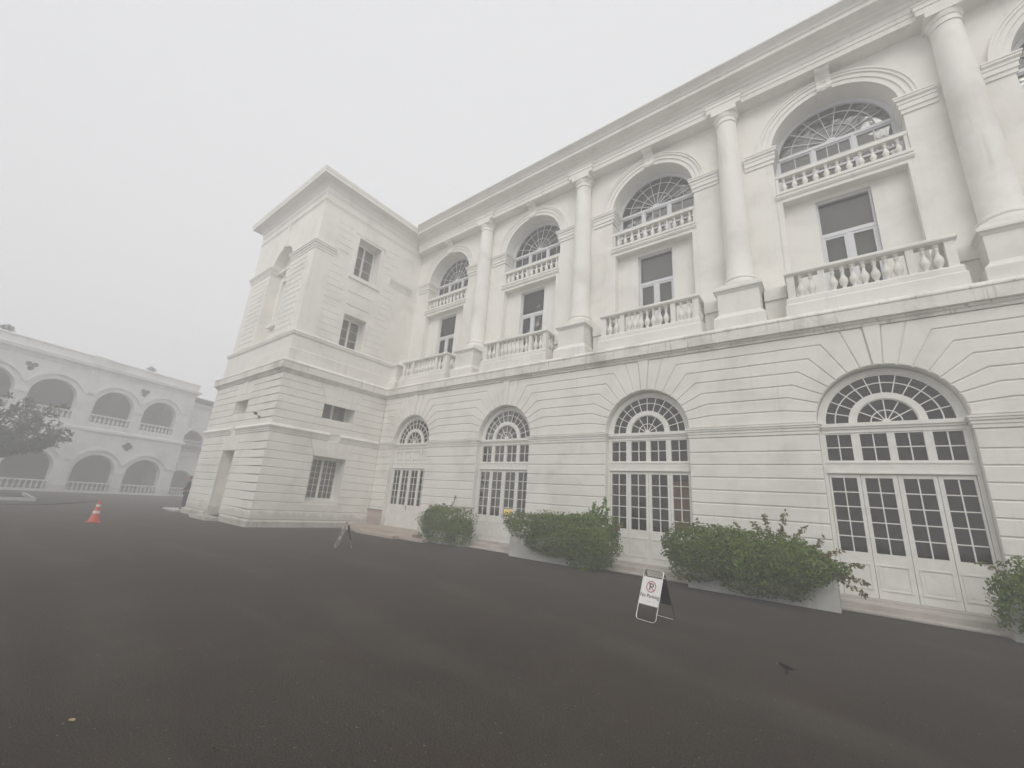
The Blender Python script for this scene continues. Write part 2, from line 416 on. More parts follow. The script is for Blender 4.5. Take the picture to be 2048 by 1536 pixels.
# --- engaged columns and pedestals
for cx in COLX:
    mb = MB()
    ent = [(.385, 9.0)] + [(.385 - .065*max(0, (z-10.5)/4.6)**1.25, z) for z in [10.5, 11.2, 12, 12.8, 13.5, 14.2, 14.8, 15.1]]
    prof = [(.52, 8.55), (.55, 8.60), (.56, 8.68), (.53, 8.76), (.46, 8.79), (.445, 8.84), (.47, 8.87), (.465, 8.92), (.42, 8.95)] + ent + \
           [(.32, 15.16), (.35, 15.17), (.35, 15.21), (.325, 15.23), (.325, 15.36), (.35, 15.38), (.36, 15.42), (.385, 15.48), (.39, 15.52)]
    mb.lathe(prof, (cx, .85), 40)
    mb.box(cx-.40, cx+.40, .45, 1.2, 15.52, 15.735)
    mb.box(cx-.57, cx+.57, .15, 1.2, 8.45, 8.55)
    mb.build('column', M['trim'], hall, smooth=35)
    mb = MB()
    path = [(cx-.56, 1.3), (cx-.56, .14), (cx+.56, .14), (cx+.56, 1.3)]
    mb.sweep(path, [(-.4, 6.95), (.12, 6.95), (.12, 7.40), (.10, 7.44), (.04, 7.50), (0, 7.58), (0, 8.24), (.03, 8.28), (.05, 8.32), (.10, 8.34), (.10, 8.42), (.06, 8.45), (-.4, 8.45)])
    mb.box(cx-.3, cx+.3, .4, 1.25, 6.95, 8.44)
    mb.build('pedestal', M['trim'], hall)
mb = MB()                                                 # the piece of pedestal that dies into the tower
mb.sweep([(XT-.1, .14), (XT+.34, .14), (XT+.34, 1.3)], [(-.4, 6.95), (.12, 6.95), (.12, 7.40), (.04, 7.50), (0, 7.58), (0, 8.24), (.05, 8.32), (.10, 8.34), (.10, 8.42), (.06, 8.45), (-.4, 8.45)])
mb.lathe([(.30, 8.44), (.33, 8.60), (.31, 8.74), (.2, 8.8)], (XT+.02, .72), 32)
mb.build('end_pedestal', M['trim'], hall, smooth=35)
# --- entablature and roof cornice, breaking forward over the columns
mb = MB()
YA = .60
path = [(XT, YA)]
for cx in COLX[::-1]:
    if cx > XE-.6: continue
    path += [(cx-.56, YA), (cx-.56, YA-.12), (cx+.56, YA-.12), (cx+.56, YA)]
path.append((XE, YA))
full = [(XT, YT)] + path
ARC = [(-.55, 15.73), (0, 15.73), (0, 15.92), (.025, 15.93), (.025, 16.06), (.05, 16.075), (.06, 16.12), (.02, 16.14), (-.55, 16.14)]
mb.sweep(full, ARC, 1)
COR = [(-1.2, 16.13), (-.02, 16.13), (-.02, 16.34), (.03, 16.37), (.06, 16.45), (.16, 16.50), (.20, 16.56), (.52, 16.58), (.52, 16.72), (.56, 16.74), (.60, 16.80), (.70, 16.87), (.76, 16.90), (.80, 16.93), (.80, 16.985), (-1.2, 17.05)]
CPATH = [(XT-.17-WT+.34, 0), (XT-WT+.17, YT+.17), (XT-.17, YT+.17), (XT-.17, YA), (XE, YA)]
mb.sweep(CPATH, COR, 3, 4)
mb.box(XT-.1, XE, YA+.5, 8, 16.6, 16.95)
mb.build('roof_cornice', M['trim'], hall)
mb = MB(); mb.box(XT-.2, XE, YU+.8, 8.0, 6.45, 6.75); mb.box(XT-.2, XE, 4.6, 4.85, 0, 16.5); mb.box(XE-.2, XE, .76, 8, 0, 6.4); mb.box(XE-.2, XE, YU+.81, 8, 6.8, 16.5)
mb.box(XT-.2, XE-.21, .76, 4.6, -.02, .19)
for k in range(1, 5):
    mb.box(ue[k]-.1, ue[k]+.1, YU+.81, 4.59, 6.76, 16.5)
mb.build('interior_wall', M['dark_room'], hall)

# --- balcony balustrades (front and short returns), each with its own balusters
BAL = [(.055, 0), (.055, .045), (.035, .06), (.038, .085), (.075, .16), (.085, .215), (.078, .27), (.045, .34), (.032, .40), (.030, .45), (.046, .475), (.046, .495), (.034, .51), (.036, .535), (.055, .55), (.055, .60)]
def baluster_mesh(h, w=1.0, seg=12):
    b_ = MB(); b_.lathe([(r*w, z*h/.60) for r, z in BAL], seg=seg)
    me = bpy.data.meshes.new('baluster'); me.from_pydata(b_.v, [], b_.f); me.materials.append(M['trim'])
    me.shade_smooth(); me.set_sharp_from_angle(angle=R(50)); return me
bme = baluster_mesh(.70, 1.15); bme_up = baluster_mesh(.54, .95)
def stuff_of(name, me, places, parent):
    b_ = MB()
    vs = [v.co.copy() for v in me.vertices]; fs = [tuple(p_.vertices) for p_ in me.polygons]
    for q in places: b_.add([tuple(v+Vector(q)) for v in vs], fs)
    o = b_.build(name, M['trim'], parent, smooth=50); o['kind'] = 'stuff'; return o
HB = 1.67
for k, xc0 in enumerate(XC):
    xc = xc0 + .08
    mb = MB(); yf = .10
    path = [(xc-HB, 1.0), (xc-HB, yf+.02), (xc+HB, yf+.02), (xc+HB, 1.0)]
    mb.sweep(path, [(-.5, 6.95), (.08, 6.95), (.08, 7.42), (.05, 7.46), (.05, 7.60), (.03, 7.64), (-.5, 7.64)])
    mb.sweep(path, [(-.27, 8.34), (0, 8.34), (.03, 8.37), (.05, 8.38), (.05, 8.44), (.02, 8.47), (-.29, 8.47)])
    px = [(-HB+.09, .09), (-.88, .075), (.88, .075), (HB-.09, .09)]
    for u, hw in px: mb.box(xc+u-hw, xc+u+hw, yf+.04, yf+.22, 7.64, 8.34)
    for u in (-HB+.09, HB-.09): mb.box(xc+u-.09, xc+u+.09, .86, 1.06, 7.64, 8.34)
    mb.box(xc+HB+.05, xc+HB+.62, .72, 1.0, 7.0, 7.98); mb.box(xc-HB-.62, xc-HB-.05, .72, 1.0, 7.0, 7.98)   # low link walls
    mb.box(xc+HB+.05, xc+HB+.62, .66, 1.0, 7.985, 8.36); mb.box(xc-HB-.62, xc-HB-.05, .66, 1.0, 7.985, 8.36)
    bl = mb.build('balustrade', M['trim'], hall)
    xs = [-1.36, -1.12, -.64, -.43, -.215, 0, .215, .43, .64, 1.12, 1.36]
    pl = [(xc+u, yf+.13, 7.64) for u in xs] + [(xc+s_*(HB-.09), y, 7.64) for s_ in (-1, 1) for y in (.46, .68)]
    if k == 0: stuff_of('baluster', bme, pl, bl)
    else:
        for q in pl: link('baluster', bme, bl, q)
# --- upper balustrades with the ledge under them
for k, xc in enumerate(XC):
    mb = MB()
    prof = [(-.8, 11.48), (.0, 11.48), (.0, 11.58), (.03, 11.60), (.07, 11.66), (.07, 11.73), (.10, 11.75), (.10, 11.84), (-.8, 11.86)]
    mb.sweep([(xc-RU-.02, YU-.02), (xc+RU+.02, YU-.02)], prof)
    mb.box(xc-RU+.005, xc+RU-.005, YU+.02, YU+.22, 11.861, 11.92)
    mb.box(xc-RU+.005, xc+RU-.005, YU+.01, YU+.24, 12.46, 12.58)
    for s_ in (-1, 1):
        a, b_ = sorted((xc+s_*(RU-.005), xc+s_*(RU-.09))); mb.box(a, b_, YU+.03, YU+.21, 11.92, 12.46)
        a, b_ = sorted((xc+s_*(RU+.02), xc+s_*(RU-.13))); mb.box(a, b_, YU-.025, YU+.31, 7.3, 11.48)      # strips under the ledge ends
    bl = mb.build('upper_balustrade', M['trim'], hall)
    pl = [(xc-1.38+2.76*i/10, YU+.12, 11.92) for i in range(11)]
    if k in (0, 4): stuff_of('baluster', bme_up, pl, bl)
    else:
        for q in pl: link('baluster', bme_up, bl, q)

# ------------------------------------------------------------------ doors and windows of one bay (local x from the bay centre)
def pane_frame(mb, x0, x1, z0, z1, y0, y1, nx, nz, bar=.012, rim=.0):
    for i in range(1, nx): u = x0+(x1-x0)*i/nx; mb.box(u-bar, u+bar, y0, y1, z0, z1)
    for j in range(1, nz):
        z = z0+(z1-z0)*j/nz
        for i in range(nx):
            a = x0+(x1-x0)*i/nx + (bar if i else 0); b_ = x0+(x1-x0)*(i+1)/nx - (bar if i < nx-1 else 0)
            mb.box(a, b_, y0+.002, y1-.002, z-bar, z+bar)
def rail_frame(mb, x0, x1, z0, z1, gx0, gx1, gz0, gz1, y0, y1):
    """flat leaf with one opening"""
    mb.box(x0, gx0, y0, y1, z0, z1); mb.box(gx1, x1, y0, y1, z0, z1)
    mb.box(gx0, gx1, y0, y1, z0, gz0); mb.box(gx0, gx1, y0, y1, gz1, z1)
Y0 = .27
def bay_frame(par, loc, closed):
    mb = MB()
    for s_ in (-1, 1):
        a, b_ = sorted((s_*1.24, s_*(RA-.002))); mb.box(a, b_, Y0-.04, Y0+.16, .18, 4.0)
    mb.box(-1.24, 1.24, Y0-.05, Y0+.14, 2.885, 3.16); mb.box(-1.25, 1.25, Y0-.075, Y0-.05, 2.885, 2.925); mb.box(-1.25, 1.25, Y0-.065, Y0-.05, 3.12, 3.16)
    mb.box(-1.24, 1.24, Y0-.05, Y0+.14, 3.86, 4.10); mb.box(-1.27, 1.27, Y0-.11, Y0-.05, 4.0, 4.09); mb.box(-1.255, 1.255, Y0-.08, Y0-.05, 3.95, 4.0)
    return mb.build('door_frame', M['timber'], par, loc)
def transom(par, loc, blind):
    mb = MB(); cols = [(-1.19, -.70), (-.535, -.05), (.09, .57), (.72, 1.19)]; z0, z1 = 3.195, 3.825
    xs = [-1.24] + [v for c in cols for v in c] + [1.24]
    for a, b_ in zip(xs[::2], xs[1::2]): mb.box(a, b_, Y0-.03, Y0+.08, 3.16, 3.86)
    for a, b_ in cols:
        mb.box(a, b_, Y0-.03, Y0+.08, 3.16, z0); mb.box(a, b_, Y0-.03, Y0+.08, z1, 3.86)
        if blind:
            mb.box(a, b_, Y0+.005, Y0+.06, z0, z1); mb.box(a+.06, b_-.06, Y0-.022, Y0+.004, z0+.09, z1-.09); mb.box(a+.02, b_-.02, Y0-.06, Y0-.031, z1-.14, z1-.10)
        else: pane_frame(mb, a, b_, z0, z1, Y0-.01, Y0+.03, 2, 2, .012)
    t_ = mb.build('transom_window', M['timber'], par, loc)
    if not blind:
        mb = MB()
        for a, b_ in cols: mb.box(a-.01, b_+.01, Y0+.034, Y0+.040, z0-.01, z1+.01)
        mb.build('glass_pane', M['glass'], t_)
    return t_
def fan(par, loc):
    mb = MB(); zb = 4.10; r0 = 1.18; n = 40
    mb.prism(arc(0, zb, r0, math.pi, 0, n) + arc(0, zb, RA-.003, 0, math.pi, n), Y0-.02, Y0+.14)
    mb.prism(arc(0, zb, r0-.035, math.pi, 0, n) + arc(0, zb, r0, 0, math.pi, n), Y0, Y0+.1)
    mb.prism(arc(0, zb, .56, math.pi, 0, n) + arc(0, zb, .70, 0, math.pi, n), Y0-.045, Y0+.05)
    mb.prism(arc(0, zb, .535, math.pi, 0, n) + arc(0, zb, .56, 0, math.pi, n), Y0-.02, Y0+.05)
    mb.prism(arc(0, zb, .945, math.pi, 0, n) + arc(0, zb, .968, 0, math.pi, n), Y0-.008, Y0+.03)
    mb.prism(arc(0, zb, .27, math.pi, 0, 24) + arc(0, zb, .292, 0, math.pi, 24), Y0-.008, Y0+.03)
    mb.prism(arc(0, zb, .075, math.pi, 0, 12), Y0-.03, Y0+.04)
    def spoke(a, ra, rb, h=.011):
        c, s_ = math.cos(a), math.sin(a)
        mb.prism([(ra*c+h*s_, zb+ra*s_-h*c), (rb*c+h*s_, zb+rb*s_-h*c), (rb*c-h*s_, zb+rb*s_+h*c), (ra*c-h*s_, zb+ra*s_+h*c)], Y0-.005, Y0+.028)
    for i in range(1, 12): spoke(math.pi*i/12, .70, r0-.03)
    for i in range(1, 6): spoke(math.pi*i/6, .07, .54)
    f_ = mb.build('fan_window', M['timber'], par, loc, smooth=30)
    mb = MB(); mb.prism(arc(0, zb, r0, math.pi, 0, n), Y0+.034, Y0+.040); mb.build('glass_pane', M['glass'], f_)
    return f_
GL = [(-1.19, -.71), (-.56, -.08), (.10, .58), (.735, 1.19)]; LX = [-1.236, -.637, .009, .655, 1.236]
def leaf(i, par, loc, zg0=1.14, zg1=2.79, handle=False):
    mb = MB(); x0, x1 = LX[i]+.004, LX[i+1]-.004; a, b_ = GL[i]; y0, y1 = Y0-.02, Y0+.045
    rail_frame(mb, x0, x1, .21, 2.875, a, b_, zg0, zg1, y0, y1)
    pane_frame(mb, a, b_, zg0, zg1, y0+.008, y0+.04, 2, 5, .0115)
    # sunk panel at the foot: raised rim around it
    for q in ((a-.02, b_+.02, .385, .41), (a-.02, b_+.02, .885, .91)): mb.box(q[0], q[1], y0-.018, y0-.0005, q[2], q[3])
    for q in ((a-.02, a+.008), (b_-.008, b_+.02)): mb.box(q[0], q[1], y0-.016, y0-.0005, .41, .885)
    mb.box(a+.05, b_-.05, y0-.008, y0-.0005, .46, .84)
    d = mb.build('door_leaf', M['timber'], par, loc)
    mb = MB(); mb.box(a-.008, b_+.008, y0+.044, y0+.050, zg0-.008, zg1+.008); mb.build('glass_pane', M['glass'], d)
    if handle:
        mb = MB(); u = x0+.035
        mb.box(u-.015, u+.015, y0-.008, y0-.0004, 1.0, 1.2); mb.tube([(u, y0-.01, 1.12), (u, y0-.05, 1.12), (u+.09, y0-.05, 1.115)], .009, 6)
        mb.build('handle', M['lamp'], d)
    return d
proto = None
for k, xc in enumerate(XC):
    l = (xc, 0, 0)
    if k == 0:
        P_ = [bay_frame(hall, l, 0), fan(hall, l)] + [leaf(i, hall, l) for i in range(4)]; tw = transom(hall, l, False); P_.append(tw)
        # plainer leaves, upper windows built once below
        proto = P_
    elif k < 4:
        for o in proto: dup(o, hall, l)
    else:
        for o in proto[:2]: dup(o, hall, l)
        transom(hall, l, True)
        for i in range(4): leaf(i, hall, l, 1.22, 2.80, handle=(i == 2))
# --- arched window of the upper floor (set deep) and the window below it
def upper_arch(par, loc):
    mb = MB(); y = YU+.62; zb = 13.66; ro = RU-.003; n = 44; rg = 1.47
    mb.prism(arc(0, ZU, rg, math.pi, 0, n) + arc(0, ZU, ro, 0, math.pi, n), y-.03, y+.12)
    for s_ in (-1, 1): a, b_ = sorted((s_*rg, s_*ro)); mb.box(a, b_, y-.03, y+.12, 11.87, ZU)
    mb.box(-rg, rg, y-.05, y+.08, zb-.10, zb)
    rr = rg-.005; zz = zb
    def spoke(a, ra, rb, h=.009):
        c, s_ = math.cos(a), math.sin(a)
        mb.prism([(ra*c+h*s_, zz+ra*s_-h*c), (rb*c+h*s_, zz+rb*s_-h*c), (rb*c-h*s_, zz+rb*s_+h*c), (ra*c-h*s_, zz+ra*s_+h*c)], y, y+.035)
    for i in range(1, 9): spoke(math.pi*i/9, .1, 1.36)
    for r_ in (.62, 1.08): mb.prism(arc(0, zz, r_, math.pi, 0, n) + arc(0, zz, r_+.017, 0, math.pi, n), y-.003, y+.036)
    mb.prism(arc(0, zz, .13, math.pi, 0, 16), y-.02, y+.05)
    for u in (-.52, .52): mb.box(u-.04, u+.04, y-.04, y+.08, 11.87, zb-.10)
    for a, b_ in ((-rg, -.56), (-.48, .48), (.56, rg)):
        rail_frame(mb, a, b_, 12.62, zb-.10, a+.045, b_-.045, 12.68, zb-.15, y-.015, y+.05)
        pane_frame(mb, a+.045, b_-.045, 12.68, zb-.15, y, y+.03, 3 if b_-a > .92 else 2, 2, .011)
        mb.box(a, b_, y-.015, y+.05, 11.87, 12.0)
    f_ = mb.build('arched_window', M['upvc'], par, loc, smooth=30)
    mb = MB(); mb.prism([(-rg, 11.9), (rg, 11.9)] + arc(0, ZU, rg, 0, math.pi, n), y+.040, y+.046); mb.build('glass_pane', M['glass'], f_)
    mb = MB(); mb.prism([(-rg, 11.9), (rg, 11.9)] + arc(0, ZU, rg, 0, math.pi, 24), y+.30, y+.32); mb.build('blind', M['blind'], f_)
    return f_
def upper_window(par, loc):
    mb = MB(); y = YU+.40; x0, x1, z0, z1 = -.655, .655, 7.62, 11.335
    rail_frame(mb, x0, x1, z0, z1, x0+.05, x1-.05, z0+.06, z1-.05, y, y+.1)
    mb.box(x0+.05, x1-.05, y-.01, y+.09, 10.06, 10.18); mb.box(-.055, .055, y-.005, y+.085, z0+.06, 10.06)
    for a, b_ in ((x0+.05, -.055), (.055, x1-.05)): rail_frame(mb, a, b_, z0+.06, 10.06, a+.055, b_-.055, z0+.14, 9.99, y+.01, y+.07)
    f_ = mb.build('balcony_window', M['upvc'], par, loc)
    mb = MB(); mb.box(x0+.04, x1-.04, y+.055, y+.061, z0+.05, z1-.04); mb.build('glass_pane', M['glass'], f_)
    mb = MB(); mb.box(x0+.02, x1-.02, y+.30, y+.32, z0, z1); mb.build('blind', M['blind'], f_)
    return f_
ua, uw = upper_arch(hall, (XC[0], 0, 0)), upper_window(hall, (XC[0], 0, 0))
for xc in XC[1:]: dup(ua, hall, (xc, 0, 0)); dup(uw, hall, (xc, 0, 0))
# --- doorsteps
for k, xc in enumerate(XC[:4]):
    mb = MB(); a, b_ = jambs[k+1][1] if k else xc-RA, jambs[k][0]
    x0, x1 = xc-1.62, xc+1.62
    mb.prism([(x0, .02), (x1, .02), (x1, .165), (x0, .165)], -.50, -.002, .012); mb.box(xc-RA+.01, xc+RA-.01, -.002, Y0+.3, .01, .205)
    mb.prism([(x0-.02, 0), (x1+.02, 0), (x1+.02, .055), (x0-.02, .055)], -.80, -.49, .012)
    mb.build('doorstep', M['step'], hall)
mb = MB()                                                 # pinkish platform and steps at the door beside the tower
mb.box(XT+.16, -13.5, -1.35, -.003, 0, .20); mb.box(XT+.5, -12.6, -1.62, -1.351, 0, .10); mb.box(-16.5, -13.95, -1.93, -1.63, 0, .095)
mb.box(XC[4]-RA+.01, XC[4]+RA-.01, -.004, Y0+.3, .01, .206)
mb.build('entrance_steps', M['pink'], hall)
mb = MB(); mb.box(XT+.003, XC[4]-RA-.02, -.045, -.002, .2, .83); mb.box(XT+.003, XC[4]-RA-.02, -.07, -.002, .832, .875)
mb.build('stone_cladding', M['clad'], hall)
mb = MB(); mb.box(XT+.003, XC[4]-RA-.02, -.085, -.002, .876, .90); mb.build('cladding_top', M['soil'], hall)

# ================================================================== TOWER
tower = thing('tower', 'white square stucco tower with grooved courses at the far end of the long building', 'tower', (XT, YT, 0))
TI = Vector((XT, YT, 0))
def tpart(name, mb, m_, smooth=None):
    o = mb.build(name, m_, tower, smooth=smooth); o.location = -TI; return o
RF = lambda inset: (lambda u, d, z: (XT-inset-d, u, z))          # right face: u = scene y, depth goes to -x
LF = lambda inset: (lambda u, d, z: (u, YT+inset+d, z))          # front face: u = scene x, depth goes to +y
def holed(mb, u0, u1, z0, z1, holes, d0, d1):
    us = sorted({u0, u1, *[h[0] for h in holes], *[h[1] for h in holes]}); us = [u for u in us if u0 <= u <= u1]
    for a, b_ in zip(us[:-1], us[1:]):
        mid = (a+b_)/2; cuts = sorted((max(z0, h[2]), min(z1, h[3])) for h in holes if h[0] < mid < h[1] and h[3] > z0 and h[2] < z1)
        z = z0
        for c0, c1 in cuts:
            if c0 > z: mb.box(a, b_, d0, d1, z, c0)
            z = c1
        if z < z1: mb.box(a, b_, d0, d1, z, z1)
def courses(mb, u0, u1, zs, holes, arches):
    """rows of blocks broken by openings and by plain flat arches over them"""
    for a, b_ in zip(zs[:-1], zs[1:]):
        cut = []
        for h in holes:
            if h[2] < b_-.05 and h[3] > a+.05: cut.append((h[0], h[0], h[1], h[1]))
        for (c, w0, w1, za, zb) in arches:
            if za < b_-.02 and zb > a+.02:
                f0 = max(0, (a-za)/(zb-za)); f1 = min(1, (b_-za)/(zb-za)); e0, e1 = w0+(w1-w0)*f0, w0+(w1-w0)*f1
                cut.append((c-e0, c-e1, c+e0, c+e1))
        cut.sort(); lo = (u0, u0)
        for l0, l1, r0, r1 in cut:
            mb.prism(wob([(lo[0], a+GAP), (l0, a+GAP), (l1, b_-GAP), (lo[1], b_-GAP)]), 0, .045, CH); lo = (r0, r1)
        mb.prism(wob([(lo[0], a+GAP), (u1, a+GAP), (u1, b_-GAP), (lo[1], b_-GAP)]), 0, .045, CH)
XL = XT-WT
w0 = (-3.27, -1.66, 1.12, 3.06); w1 = (-3.25, -1.66, 4.80, 5.76)
w2 = (-3.08, -1.82, 8.47, 10.20); w3 = (-3.06, -1.72, 12.42, 14.60)
dL = (-23.35, -21.87, .14, 3.06); wL = (-23.30, -21.76, 4.82, 5.76)
zlow = [.29, .655] + ZG[2:] + [3.82]; zup = [4.10, 4.45, 4.79, 5.12, 5.46, 5.79, 6.13, 6.44]
mb = MB(RF(0)); holed(mb, YT+.03, .9, 0, 6.5, [w0, w1], .03, 1.3)
ca, cb = (w0[0]+w0[1])/2, (dL[0]+dL[1])/2
A0 = [(ca, .80, 1.12, 3.06, 3.82)]; A1 = [(ca, .80, 1.15, 5.76, 6.44)]
courses(mb, YT, 0, zlow, [w0], A0); courses(mb, YT, 0, zup, [w1], A1)
def flat_arch(mb, c, hw, z0, z1, dx):
    P = [(c-hw-.0, z0), (c+hw, z0), (c+hw+dx, z1), (c-hw-dx, z1)]
    mb.prism(offset_poly(P, GAP), .003, .045, CH)
    mb.prism([(c-.17, z0+.01), (c+.17, z0+.01), (c+.24, z1-.004), (c-.24, z1-.004)], -.02, .04, CH)
flat_arch(mb, ca, .80, 3.06, 3.82, .32); flat_arch(mb, ca, .80, 5.76, 6.44, .35)
ml = MB(LF(0)); holed(ml, XL, XT-1.331, 0, 6.5, [dL, wL], .03, 1.3); holed(ml, XT-1.33, XT-.031, 0, 6.5, [], .03, .6)
B0 = [(cb, .74, 1.02, 3.06, 3.82)]; B1 = [(cb+.08, .77, 1.10, 5.76, 6.44)]
courses(ml, XL, XT-.046, zlow, [dL], B0); courses(ml, XL, XT-.046, zup, [wL], B1)
flat_arch(ml, cb, .74, 3.06, 3.82, .28); flat_arch(ml, cb+.08, .77, 5.76, 6.44, .33)
ml.box(dL[0]-.02, dL[1]+.02, .75, .95, 0, 3.2); ml.box(wL[0]-.02, wL[1]+.02, .70, .9, 4.7, 5.9)
# sill course under each lower opening keeps the wall solid down to the plinth
mb.v += ml.v; n0 = len(mb.v)-len(ml.v); mb.f += [tuple(n0+i for i in f) for f in ml.f]
m3 = MB(); m3.box(XL, XL+.5, YT+1.31, 0, 0, 6.5); mb.v += m3.v; n0 = len(mb.v)-len(m3.v); mb.f += [tuple(n0+i for i in f) for f in m3.f]
tpart('lower_wall', mb, M['wall'])
mb = MB()
PL_ = [(-.02, 0), (.11, 0), (.11, .22), (.03, .29), (-.02, .29)]
mb.sweep([(XT-WT+3.16+1.9, YT), (XT, YT), (XT, .9)], PL_); mb.sweep([(XL, .5), (XL, YT), (dL[0]-.12, YT)], PL_)
tpart('plinth', mb, M['ledge'])
mb = MB(); mb.box(dL[0]-.35, dL[1]+.25, YT-.55, YT+.7, 0, .14); tpart('doorstep', mb, M['step'])
mb = MB(LF(0)); mb.box(dL[0]+.0, dL[1]-.0, .70, .745, .14, 3.06); tpart('blocked_door', mb, M['cream'])
# mouldings
mb = MB(); mb.sweep(TOWER, STR, 0, 3); tpart('string_course', mb, M['ledge'])
mb = MB()
IMT = [(-.02, 3.83), (.015, 3.83), (.015, 3.90), (.04, 3.92), (.04, 3.97), (.07, 4.0), (.07, 4.04), (.10, 4.05), (.10, 4.09), (.02, 4.19), (-.02, 4.19)]
for i0, i1, path in ((0, 2, TOWER[:3] + [(XT, ca-1.1)]), ):
    seg_part([TOWER[0], TOWER[1], (cb-.26, YT)], IMT, parent=tower, fix=-TI); seg_part([(cb+.26, YT), TOWER[2], (XT, ca-.26)], IMT, parent=tower, fix=-TI); seg_part([(XT, ca+.26), (XT, 0), (XE, 0)], IMT, 0, 1, tower, -TI)
# upper stage: base block, band, wall set back
IN = .17
base = [(XL+.06, 1.0), (XL+.06, YT+.06), (XT-.06, YT+.06), (XT-.06, 1.0)]
mb = MB()
mb.sweep(base, [(-.5, 6.95), (.0, 6.95), (.0, 7.62), (-.03, 7.65), (-.03, 8.22), (0.0, 8.25), (.04, 8.30), (.04, 8.37), (.06, 8.38), (.06, 8.43), (-.06, 8.50), (-.5, 8.50)])
tpart('stage_base', mb, M['trim'])
mb = MB(RF(IN)); holed(mb, YT+IN+.551, 1.5, 6.9, 16.5, [w2, w3], 0, 1.2)
ml = MB(LF(IN))
cn = -22.50; rn = 1.18; zn = 12.98
x0, x1 = XL+IN, XT-IN
arch_panel(ml, x0, x1-1.21, 6.9, 16.5, cn, rn, zn, 8.55, .0, .55, 16); ml.box(x1-1.209, x1, 0.0, .55, 6.9, 16.5)
ml.box(cn-rn-.1, cn+rn+.1, .551, .8, 8, 14.4)                        # back of the niche
ml.box(cn-.62, cn-.42, .40, .55, 9.9, 12.3); ml.box(cn+.42, cn+.62, .40, .55, 9.9, 12.3); ml.box(cn-.62, cn+.62, .40, .55, 12.301, 12.5); ml.box(cn-.14, cn+.14, .36, .55, 12.501, 12.95)
ml.box(cn-.9, cn+.9, .30, .55, 9.62, 9.80); ml.box(cn-.78, cn-.1, .50, .551, 8.75, 9.45); ml.box(cn+.1, cn+.78, .50, .551, 8.75, 9.45)
ml.box(cn-rn, cn+rn, .33, .55, 12.98, 13.12)
# alternating long and short quoin blocks beside the niche and the windows
def quoins(mb, spans, z0, z1, n, d=.016):
    h = (z1-z0)/n
    for i in range(n):
        for a, b_, la, lb in spans:
            u0 = a + (la if i % 2 else 0); u1 = b_ - (lb if i % 2 else 0)
            mb.prism([(u0, z0+h*i+.016), (u1, z0+h*i+.016), (u1, z0+h*(i+1)-.016), (u0, z0+h*(i+1)-.016)], -d, .01, .008)
quoins(ml, [(cn+rn+.14, XT-1.0, 0, -.24), (XL+.95, cn-rn-.14, -.24, 0)], 8.60, 12.80, 14)
quoins(mb, [(-4.30, w2[0]-.03, .0, 0), (w2[1]+.03, -.55, 0, .25)], 8.60, 10.30, 5)
quoins(mb, [(-4.30, -3.62, 0, -.2), (-1.25, -.55, -.2, .25)], 10.30, 12.00, 5)
quoins(mb, [(-4.30, -3.62, 0, .0), (-1.25, -.55, 0, .0)], 12.02, 12.82, 2)
quoins(mb, [(-4.30, -3.50, 0, -.2), (-1.30, -.55, -.2, .25)], 13.36, 15.20, 5)
nb = len(mb.v); mb.v += ml.v; mb.f += [tuple(nb+i for i in f) for f in ml.f]
m3 = MB(); m3.box(XL+IN, XL+.6, YT+.8, 1.5, 6.9, 16.5); nb = len(mb.v); mb.v += m3.v; mb.f += [tuple(nb+i for i in f) for f in m3.f]
tpart('upper_wall', mb, M['wall'])
up_ = [(XL+IN, 1.0), (XL+IN, YT+IN), (XT-IN, YT+IN), (XT-IN, .6)]
UI2 = [(-.02, 12.84), (.03, 12.84), (.03, 12.95), (.06, 12.97), (.06, 13.06), (.11, 13.10), (.11, 13.18), (.14, 13.19), (.14, 13.24), (-.02, 13.27)]
mb = MB()
mb.sweep([up_[0], up_[1], (cn-rn, YT+IN), (cn-rn, YT+IN+.4)], UI2)
mb.sweep([(cn+rn, YT+IN+.4), (cn+rn, YT+IN), up_[2], (XT-IN, -4.15)], UI2)
mb.sweep([(XT-IN, -.95), (XT-IN, .6)], UI2)
mb.sweep(up_, [(-.02, 15.52), (.02, 15.52), (.02, 15.60), (.05, 15.62), (.05, 15.66), (-.02, 15.68)])
tpart('impost_band', mb, M['trim'])
mb = MB(); mb.box(*[cn-.16, cn+.16], YT+IN-.10, YT+IN+.02, zn+rn-.05, 15.5); tpart('niche_keystone', mb, M['trim'])
mb = MB(); COT = [(o*.66-.0, z) if o > 0 else (o, z) for o, z in COR]
COT = [(-1.2, 15.9), (.0, 15.9), (.02, 16.02), (.06, 16.08), (.06, 16.30), (.10, 16.36), (.14, 16.46), (.22, 16.56), (.30, 16.60), (.56, 16.615), (.56, 16.74), (.58, 16.76), (.60, 16.86), (.61, 16.92), (-1.2, 17.0)]
mb.sweep([(XL+IN, 1.5), (XL+IN, YT+IN), (XT-IN, YT+IN), (XT-IN, YA), (XE, YA)], COT, 0, 3)
mb.box(XL+1, XT-1, YT+1.2, 8, 16.5, 16.93)
tpart('roof_cornice', mb, M['trim'])
